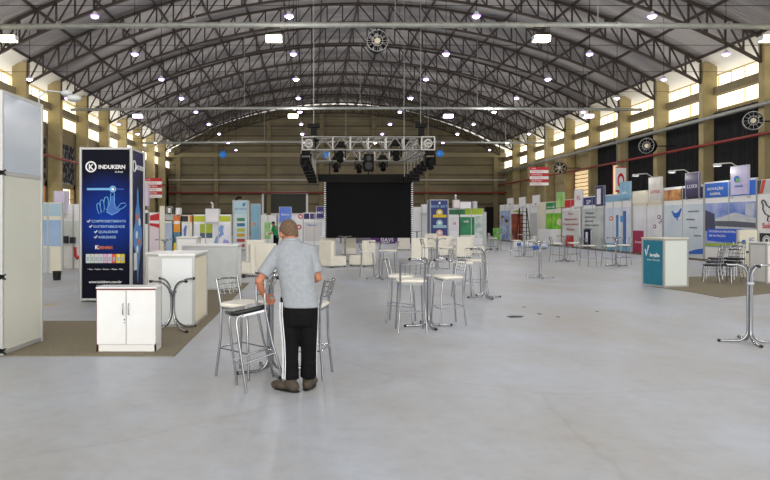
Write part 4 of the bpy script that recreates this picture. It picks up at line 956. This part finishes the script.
# ------------------------------------------------------------------ bar stools
def make_stool(seat_m, nm):
    t = thing(nm, 'x', 'stool')
    for sx in (-1, 1):
        MB().tube([(sx*.185, .19, 0), (sx*.16, .155, .40), (sx*.155, .15, .72), (sx*.158, .17, .85), (sx*.16, .205, 1.02)], .0125, 8).build('back_leg', CHROME, t)
        MB().tube([(sx*.185, -.19, 0), (sx*.165, -.165, .45), (sx*.158, -.15, .67), (sx*.156, -.125, .715), (sx*.156, -.07, .725)], .0125, 8).build('front_leg', CHROME, t)
    MB().box(-.158, .158, -.14, .155, .705, .725).build('seat_frame', CHROME, t)
    s = MB(); n = 28; prof = [(.0, .728, .88), (.01, .74, .97), (.025, .75, 1.0), (.04, .765, .99), (.047, .775, .93)]
    vs = []
    for _, z, k in prof:
        for i in range(n):
            a = 2*PI*i/n; ca, sa = math.cos(a), math.sin(a); e = .45
            vs.append((.195*k*math.copysign(abs(ca)**e, ca), -.005+.185*k*math.copysign(abs(sa)**e, sa), z))
    fs = [(i*n+j, i*n+(j+1) % n, (i+1)*n+(j+1) % n, (i+1)*n+j) for i in range(len(prof)-1) for j in range(n)]
    s._add(vs, fs, True); s._add(vs[:n], [tuple(range(n))[::-1]]); s._add(vs[-n:], [tuple(range(n))]); s.build('seat', seat_m, t)
    MB().tube([(-.171, -.176, .27), (.171, -.176, .27)], .0095, 6).build('footrest', CHROME, t)
    MB().tube([(-.17, -.175, .27), (-.17, .17, .30)], .008, 6).tube([(.17, -.175, .27), (.17, .17, .30)], .008, 6).tube([(-.168, .17, .30), (.168, .17, .30)], .008, 6).build('stretcher', CHROME, t)
    MB().tube([(-.16, .202, 1.005), (-.08, .24, 1.012), (.08, .24, 1.012), (.16, .202, 1.005)], .011, 8).build('top_rail', CHROME, t)
    g = MB()
    for z in (.85, .90, .955): y = .175+(z-.85)*.21; g.tube([(-.157, y, z), (-.07, y+.03, z), (.07, y+.03, z), (.157, y, z)], .005, 5)
    for x in (-.1, -.04, .04, .1): g.tube([(x, .20, .85), (x, .238, 1.01)], .0045, 5)
    g.build('back_grid', CHROME, t)
    return t
white_stool = make_stool(LEATH, 'bar_stool'); black_stool = make_stool(BLKV, 'bar_stool')
for st_ in (white_stool,):
    for ch in [o for o in C.objects if o.parent == st_]:
        for v in ch.data.vertices: v.co.x *= 1.12; v.co.y *= 1.12
index_kids()
D2 = math.radians
STOOLS = [
 (-.72, 7.0, D2(59), 'white seated chrome bar stool nearest the man, standing on his left'),
 (-.04, 6.98, D2(-105), 'white seated chrome bar stool half hidden behind the man on his right'),
 (1.43, 10.62, D2(75), 'back left white seated stool of the group in the middle of the floor'),
 (1.47, 9.80, D2(178), 'front stool of the middle group, its back turned to the camera'),
 (2.16, 10.45, D2(-80), 'right hand white seated stool of the group in the middle of the floor'),
 (3.22, 14.1, D2(85), 'left stool at the bar table base just behind the middle group'),
 (3.72, 14.95, D2(10), 'stool behind the bar table base just behind the middle group'),
 (1.62, 19.3, D2(90), 'left of the two stools standing before the white lounge chairs'),
 (2.38, 20.1, D2(-85), 'right of the two stools standing before the white lounge chairs'),
 ]
for px, py, rz, lb in ((446, 270, -80, 'stool by the far table base behind the middle group, right side'), (428, 268, 95, 'stool by the far table base behind the middle group, left side'),
        (516, 256.5, 90, 'left stool of the farthest pair below the ladder'), (531, 256, -90, 'right stool of the farthest pair below the ladder'),
        (556, 262, 85, 'left stool of the pair below the green fruit poster'), (573.5, 261, -95, 'right stool of the pair below the red lettered booth'),
        (588, 266, 110, 'single stool below the booth with navy header'), (609, 266.5, 88, 'left stool of the pair below the red round logo'), (623.5, 265, -92, 'right stool of the pair below the tall blue bars'),
        (493, 252, 60, 'lone stool by the far table base left of the ladder'), (404, 249, 10, 'small far stool right below the screen corner')):
    X, Y = gp(px, py); STOOLS.append((X, Y, D2(rz), lb))
for i, (x, y, rz, lb) in enumerate(STOOLS):
    place(white_stool, i == 0, (x, y, 0), rz, lb, 'stool', 'white seated chrome bar stools')
o = place(black_stool, True, (-.50, 6.44, .0), 0, 'black seated chrome bar stool tilted in the hand of the man', 'stool', 'black seated chrome bar stools')
M = Matrix.Translation((-.50, 6.44, 0)) @ Matrix.Translation((-.16, -.1, 0)) @ Matrix.Rotation(D2(-11), 4, 'Y') @ Matrix.Translation((.16, .1, 0)) @ Matrix.Rotation(D2(-70), 4, 'Z')
o.location = M.to_translation(); o.rotation_euler = M.to_euler(); 
def make_stack_chair():
    t = make_stool(BLKV, 'stacking_chair')
    for ch in [o for o in C.objects if o.parent == t]:
        for v in ch.data.vertices:
            z = v.co.z; v.co.z = z*.60 if z < .78 else .468+(z-.78)*1.75
            v.co.x *= 1.15
            if ch.name.startswith('seat') and 'frame' not in ch.name: v.co.z = .425+(z-.728)*1.1
    return t
sch = make_stack_chair(); index_kids()
for i in range(6):
    o = sch if i == 0 else copy_tree(sch); k = i % 3; X = 10.72+.07*k+(.42 if i > 2 else 0)
    o.location = (X, 17.75-(.12 if i > 2 else 0), .09*k+.012); o.rotation_euler = (0, 0, D2(-115 if i < 3 else -70))
    tag(o, '%s black seated chrome chair of the %s stack on the right carpet' % (('lowest', 'middle', 'topmost')[k], 'left' if i < 3 else 'right'), 'chair', 'stacked black seated chairs')
# ------------------------------------------------------------------ bar table bases
def make_table(h, rb, arm, foot, nm):
    t = thing(nm, 'x', 'table base')
    for k in range(4):
        a = PI/4+k*PI/2 if False else k*PI/2; ca, sa = math.cos(a), math.sin(a); pts = []
        s0 = .024
        pts.append((foot, .02)); 
        for j in range(7):
            q = j/6*PI/2; pts.append((s0+rb-rb*math.sin(q), .02+rb-rb*math.cos(q)))
        for j in range(7):
            q = j/6*PI/2; pts.append((s0+rb-rb*math.cos(q), h-rb-.016+rb*math.sin(q)))
        pts.append((arm, h-.016))
        MB().tube([(r_*ca, r_*sa, z) for r_, z in pts], .0165, 8).build('leg', CHROME, t)
        MB().tube([((foot-.005)*ca, (foot-.005)*sa, .02), ((foot+.025)*ca, (foot+.025)*sa, .02)], .02, 8).build('foot_cap', BLACK, t)
        MB().tube([((arm-.03)*ca, (arm-.03)*sa, h-.016), ((arm+.004)*ca, (arm+.004)*sa, h-.016)], .02, 8).build('arm_cap', BLACK, t)
    MB().box(-.045, .045, -.045, .045, h*.5-.02+.25*h, h*.5+.02+.25*h).build('collar', CHROME, t, .008)
    return t
bt = make_table(1.06, .14, .31, .36, 'bar_table_base'); index_kids()
TABS = [(-.45, 7.12, D2(20), 'chrome bar table base without top beside the man'), (1.80, 10.22, D2(8), 'chrome bar table base in the middle of the stool group'),
        (3.68, 14.1, D2(12), 'chrome bar table base just behind the middle stool group'), (5.87, 8.85, D2(-14), 'large chrome bar table base alone at the right foreground')]
for px, py, lb in ((540, 278, 'chrome bar table base standing alone on the open floor'), (437, 269, 'far chrome table base behind the middle group'), (380, 279, 'chrome table base between the two stools before the lounge chairs'),
        (524, 257, 'far table base between the stools below the ladder'), (564.5, 261.5, 'table base between the stools below the green and red booths'), (616, 266, 'table base between the stools below the red round logo'), (501, 251, 'far table base left of the ladder'), (417, 248, 'far table base right below the screen'), (345, 262, 'chrome table base between the facing white lounge chairs'), (165, 272, 'chrome table base beside the navy tower behind the counter')):
    X, Y = gp(px, py); TABS.append((X, Y, D2(random.uniform(-20, 20)), lb))
for i, (x, y, rz, lb) in enumerate(TABS): place(bt, i == 0, (x, y, 0), rz, lb, 'table base', 'chrome bar table bases')
lt = make_table(.76, .27, .38, .38, 'low_table_base'); lt.location = (-2.08, 9.85, .012); lt.rotation_euler = (0, 0, D2(43)); lt['label'] = 'low chrome table base of four curved tubes before the cream-sided counter'
tag(lt, lt['label'], 'table base')

# ------------------------------------------------------------------ white lounge chairs
def make_lounge():
    t = thing('lounge_chair', 'x', 'armchair')
    MB().box(-.33, .33, -.36, .30, .05, .40).build('seat', LEATH, t, .04, 3)
    MB().box(-.35, .35, .22, .37, .05, .95).build('backrest', LEATH, t, .03, 3)
    b = MB()
    for sx in (-.28, .28):
        for sy in (-.3, .3): b.box(sx-.02, sx+.02, sy-.02, sy+.02, 0, .06)
    b.build('foot_block', BLKM, t)
    return t
lc = make_lounge(); index_kids()
LC = [(333, 267, 128, 'white high-backed lounge chair at the left of the facing pair under the screen'), (362, 266, -128, 'white high-backed lounge chair at the right of the facing pair under the screen'),
      (266, 273, 178, 'white high-backed lounge chair with its back to the camera close behind the man'), (256, 264.5, 182, 'white high-backed lounge chair farther left behind the man'),
      (242, 275, -80, 'white lounge chair seen from its side, right of the wide grey counter'), (419, 260, 176, 'white high-backed lounge chair behind the middle stool group'),
      (462, 257.5, 184, 'white high-backed lounge chair right behind the middle stool group'), (444, 256, 180, 'white lounge chair between the two tall backs behind the stools'),
      (349, 255, 0, 'white lounge chair in the rear row left under the screen'), (328, 256, 180, 'white lounge chair beside the man shoulder in the rear row'), (404, 250, 170, 'white lounge chair in the rear row below the screen corner'), (432, 250, 0, 'white lounge chair before the navy icon tower'), (476, 254, 90, 'white lounge chair turned sideways below the green posters')]
for i, (px, py, rz, lb) in enumerate(LC):
    X, Y = gp(px, py); place(lc, i == 0, (X, Y, 0), D2(rz), lb, 'armchair', 'white lounge chairs')

# ------------------------------------------------------------------ people
SKIN = mat('skin', (182, 118, 90), .55, noise=.06, nscale=8)
def hand_mb(mb, wrist, d, n, side, curl=.6, s=1.0):
    d = Vector(d).normalized(); n = (Vector(n)-d*Vector(n).dot(d)).normalized(); s_ = d.cross(n)*side; w_ = Vector(wrist)
    R3 = Matrix((s_, n, d)).transposed()
    mb.ball(w_+d*.05*s, .042*s, .018*s, .056*s, rot=R3)
    for i, (o, L) in enumerate(((-.03, .066), (-.01, .078), (.01, .072), (.029, .056))):
        p = w_+d*.085*s+s_*o*s; pts = [p-d*.03*s, p]; a = 0
        for k in range(3):
            a += curl; p = p+(d*math.cos(a)+n*math.sin(a))*L*s*(.42, .32, .26)[k]; pts.append(p)
        mb.tube(pts, [.0095*s, .0098*s, .009*s, .0085*s, .007*s], 8)
    p = w_+d*.03*s-s_*.03*s; q = p-s_*.028*s+d*.025*s+n*.02*s; mb.tube([p, q, q+d*.026*s+n*.022*s, q+d*.04*s+n*.03*s+s_*.01], [.014*s, .012*s, .0105*s, .008*s], 8)

def person(label, loc, rz, P, shirt, pants, shoe, hairm, vox=.011, stripes=False, cap=False):
    t = thing('person', label, 'person', loc, rz)
    J = {k: Vector(v) for k, v in P.items() if len(v) == 3 and isinstance(v[0], (int, float))}
    hd = J['head']; nk = J['neck']; tilt = P.get('tilt', (.5, 0, 0)) if isinstance(P.get('tilt'), tuple) else (.5, 0, 0)
    HR = Matrix.Rotation(P['htz'][0], 3, 'Z') @ Matrix.Rotation(-P['htx'][0], 3, 'X') @ Matrix.Diagonal((P['hs'][0],)*3)
    body = MB()
    def h(x, y, z): return hd+HR @ Vector((x, y, z))
    # head faces local +y
    body.ball(h(0, -.012, .015), .076, .094, .092, rot=HR); body.ball(h(0, .02, -.035), .058, .07, .075, rot=HR)
    body.ball(h(0, .065, -.085), .03, .026, .022, rot=HR)
    body.tube([h(0, .082, .01), h(0, .105, -.022), h(0, .088, -.034)], [.009, .015, .011], 8)
    for sx in (-1, 1):
        body.ball(h(sx*.079, -.005, -.015), .010, .018, .03, rot=HR); body.ball(h(sx*.03, .08, .025), .02, .012, .009, rot=HR)
    body.ball(h(0, .086, -.055), .023, .011, .009, rot=HR)
    body.tube([nk-Vector((0, 0, .07)), nk, h(0, -.015, -.05)], [.068, .058, .056], 14)
    c0 = J['chest']; pv = J['pelvis']
    body.tube([pv, (pv+c0)/2, c0, nk-Vector((0, 0, .05))], [.10, .10, .11, .06], 14)
    for S in ('l', 'r'):
        sh, el, wr = J['sh'+S], J['el'+S], J['wr'+S]
        body.tube([c0+(sh-c0)*.3+Vector((0, 0, .02)), sh, (sh+el)/2, el, el+(wr-el)*.3, wr], [.06, .05, .047, .038, .039, .026], 12)
        d = wr-el; hand_mb(body, wr, P['hd'+S], P['hn'+S], 1 if S == 'l' else -1, P['curl'][0])
        hp_, kn, an = J['hip'+S], J['kn'+S], J['an'+S]
        body.tube([pv, hp_, kn, an, an-Vector((0, 0, .04))], [.08, .075, .05, .036, .036], 12)
    remeshed(body, 'body', SKIN, t, vox*.7, 3)
    # shirt
    sm = MB(); rings = []
    for (z, rx, ry) in P['torso']:
        k = (z-pv.z)/(nk.z-pv.z); cpos = pv+(nk-pv)*k+Vector((0, P['bow'][0]*math.sin(max(0, min(1, k))*PI), 0)); rings.append((cpos.x, cpos.y, z, rx, ry))
    sm.loft(rings, 24)
    for S in ('l', 'r'):
        sh, el = J['sh'+S], J['el'+S]; e2 = sh+(el-sh)*.78; inn = c0+(sh-c0)*.45+Vector((0, 0, .035))
        sm.tube([inn, sh+Vector((0, 0, -.005)), sh+(el-sh)*.4, e2], [.07, .07, .068, .070], 14)
    so = remeshed(sm, 'polo_shirt' if not cap else 't_shirt', shirt, t, vox, 5)
    cl = MB(); ct = nk+Vector((0, .0, -.015)); cl.tube([ct+Vector((.068*math.cos(a_*PI/8), .062*math.sin(a_*PI/8), .014*math.sin(a_*PI/8+PI))) for a_ in range(16)], .017, 8, True)
    cl.build('collar', shirt, so)
    # trousers
    tm = MB(); w0 = P['waist'][0]
    tm.loft([(pv.x, pv.y, w0-.22, .15, .115), (pv.x, pv.y, w0-.1, .172, .128), (pv.x, pv.y, w0, .168, .122), (pv.x, pv.y, w0+.08, .16, .115)], 20)
    for S in ('l', 'r'):
        hp_, kn, an = J['hip'+S], J['kn'+S], J['an'+S]
        tm.tube([hp_+Vector((0, 0, .05)), hp_-Vector((0, 0, .12)), kn, (kn+an)/2, an+Vector((0, 0, .02))], [.092, .096, .078, .074, .080], 16)
        for kz in (.12, .2, .45): q = an+(kn-an)*kz; tm.ball(q+Vector((.012, -.03, 0)), .07, .055, .02)
    tr_ = remeshed(tm, 'trousers', pants, t, vox, 3)
    if stripes:
        for S, sg in (('l', -1), ('r', 1)):
            hp_, kn, an = J['hip'+S], J['kn'+S], J['an'+S]
            for o in (-.028, .0, .028):
                st = MB(); pts = []
                for q, rr in ((hp_, .098), (hp_-Vector((0, 0, .12)), .100), ((hp_-Vector((0, 0, .12))+kn)/2, .090), (kn, .081), ((kn+an)/2, .0765), (an+Vector((0, 0, .03)), .0825)):
                    a_ = o/rr-.5 if S == 'l' else o/rr+.6; pts.append(q+Vector((sg*rr*math.cos(a_), rr*math.sin(a_), 0)))
                st.tube(pts, .0055, 6); st.build('side_stripe', TXTW, tr_)
    for S in ('l', 'r'):
        an = J['an'+S]; f = Vector(P['foot'+S]).normalized(); R3 = Matrix((Vector((f.y, -f.x, 0)), f, Vector((0, 0, 1)))).transposed()
        sm = MB(); b0 = Vector((an.x, an.y, 0))
        sm.ball(b0+Vector((0, 0, .055))-f*.025, .052, .072, .055, rot=R3); sm.ball(b0+f*.10+Vector((0, 0, .052)), .055, .10, .05, rot=R3); sm.ball(b0+f*.175+Vector((0, 0, .044)), .054, .062, .043, rot=R3)
        sm.tube([an-Vector((0, 0, .04)), an+Vector((0, 0, .05))], [.058, .056], 14)
        o_ = remeshed(sm, 'boot', shoe, t, vox*.8, 3)
        so2 = MB(); so2.ball(b0+f*.055+Vector((0, 0, .012)), .057, .165, .013, rot=R3); so2.build('sole', BLACK, o_)
        lc_ = MB()
        for k in range(4): q = b0+f*(.045+.022*k)+Vector((0, 0, .098-.008*k)); sd = Vector((f.y, -f.x, 0)); lc_.tube([q-sd*.028-Vector((0, 0, .008)), q, q+sd*.028-Vector((0, 0, .008))], .004, 5)
        lc_.build('lace', TXTW if stripes else BLACK, o_)
    # hair or cap
    hm = MB(); hm.ball(h(0, -.022, .027), .081, .095, .090, n=24, m=14, rot=HR); hm.ball(h(0, -.055, -.022), .066, .05, .062, n=20, m=10, rot=HR)
    hm.tube([h(0, -.0, .1), h(0, .05, .085)], [.04, .035], 10)
    ho = remeshed(hm, 'hair' if not cap else 'cap', hairm, t, vox*.6, 2)
    if cap: MB().ball(h(0, .10, .055), .06, .06, .008, rot=HR).build('peak', hairm, ho)
    for sx in (-1, 1):
        e = MB().ball(h(sx*.03, .083, .012), .011).build('eye', TXTW, t); MB().ball(h(sx*.03, .091, .012), .005).build('iris', BLKM, e)
    return t
POLO = mat('grey_blue_polo_cloth', (152, 158, 166), .9, noise=.07, nscale=25, bump=.15)
PANT = mat('black_track_cloth', (13, 14, 17), .9, noise=.2, nscale=10, spec=.2)
BOOT = mat('worn_brown_boot', (70, 62, 50), .7, noise=.25, nscale=15)
HAIR = mat('grey_brown_hair', (104, 84, 66), .9, noise=.25, nscale=60, bump=.5)
torso = [(.81, .176, .128), (.86, .176, .130), (.95, .172, .130), (1.04, .170, .132), (1.13, .176, .136), (1.22, .186, .138), (1.30, .190, .134), (1.36, .180, .115), (1.40, .145, .09), (1.43, .10, .072), (1.45, .07, .062)]
MAN = dict(pelvis=(.01, 0, .88), chest=(-.04, .05, 1.30), neck=(-.075, .10, 1.455), head=(-.105, .18, 1.505), htx=(.62,), htz=(.45,), hs=(1.13,),
    shl=(-.19, .06, 1.345), ell=(-.385, -.01, 1.05), wrl=(-.335, .085, .90), shr=(.105, .08, 1.345), elr=(.185, .06, 1.07), wrr=(-.03, .24, 1.0),
    hdl=(.35, .35, -.45), hnl=(.8, -.3, .3), hdr=(-.8, .35, -.1), hnr=(-.2, .1, -1), curl=(.75,),
    hipl=(-.085, 0, .86), knl=(-.08, .03, .47), anl=(-.075, 0, .10), hipr=(.09, 0, .86), knr=(.095, .04, .47), anr=(.09, .10, .10),
    footl=(-.75, .55, 0), footr=(.25, 1, 0), torso=torso, bow=(-.015,), waist=(.86,))
person('man in grey polo shirt and black side-striped trousers, back turned, holding the tilted stool', (-.126, 6.30, 0), 0, MAN, POLO, PANT, BOOT, HAIR, stripes=True)
GREEN = mat('green_shirt_cloth', (26, 130, 70), .9, noise=.06, nscale=10)
tor2 = [(z, rx*.92, ry*.92) for z, rx, ry in torso]
MAN2 = dict(pelvis=(0, 0, .88), chest=(0, .06, 1.30), neck=(0, .13, 1.445), head=(0, .18, 1.53), htx=(.45,), htz=(0,), hs=(1.0,),
    shl=(-.18, .07, 1.34), ell=(-.22, .12, 1.07), wrl=(-.16, .33, 1.02), shr=(.18, .07, 1.34), elr=(.22, .12, 1.07), wrr=(.16, .33, 1.02),
    hdl=(.1, 1, -.3), hnl=(0, -.3, -1), hdr=(-.1, 1, -.3), hnr=(0, -.3, -1), curl=(.4,),
    hipl=(-.085, 0, .86), knl=(-.085, .03, .47), anl=(-.085, 0, .10), hipr=(.085, 0, .86), knr=(.085, .03, .47), anr=(.085, .04, .10),
    footl=(-.2, 1, 0), footr=(.2, 1, 0), torso=tor2, bow=(-.01,), waist=(.86,))
person('distant person in green shirt and dark cap leaning forward behind the lounge chairs', (-1.85, 34, 0), D2(60), MAN2, GREEN, PANT, BLKM, mat('dark_cap_cloth', (30, 32, 34), .9), vox=.02, cap=True)
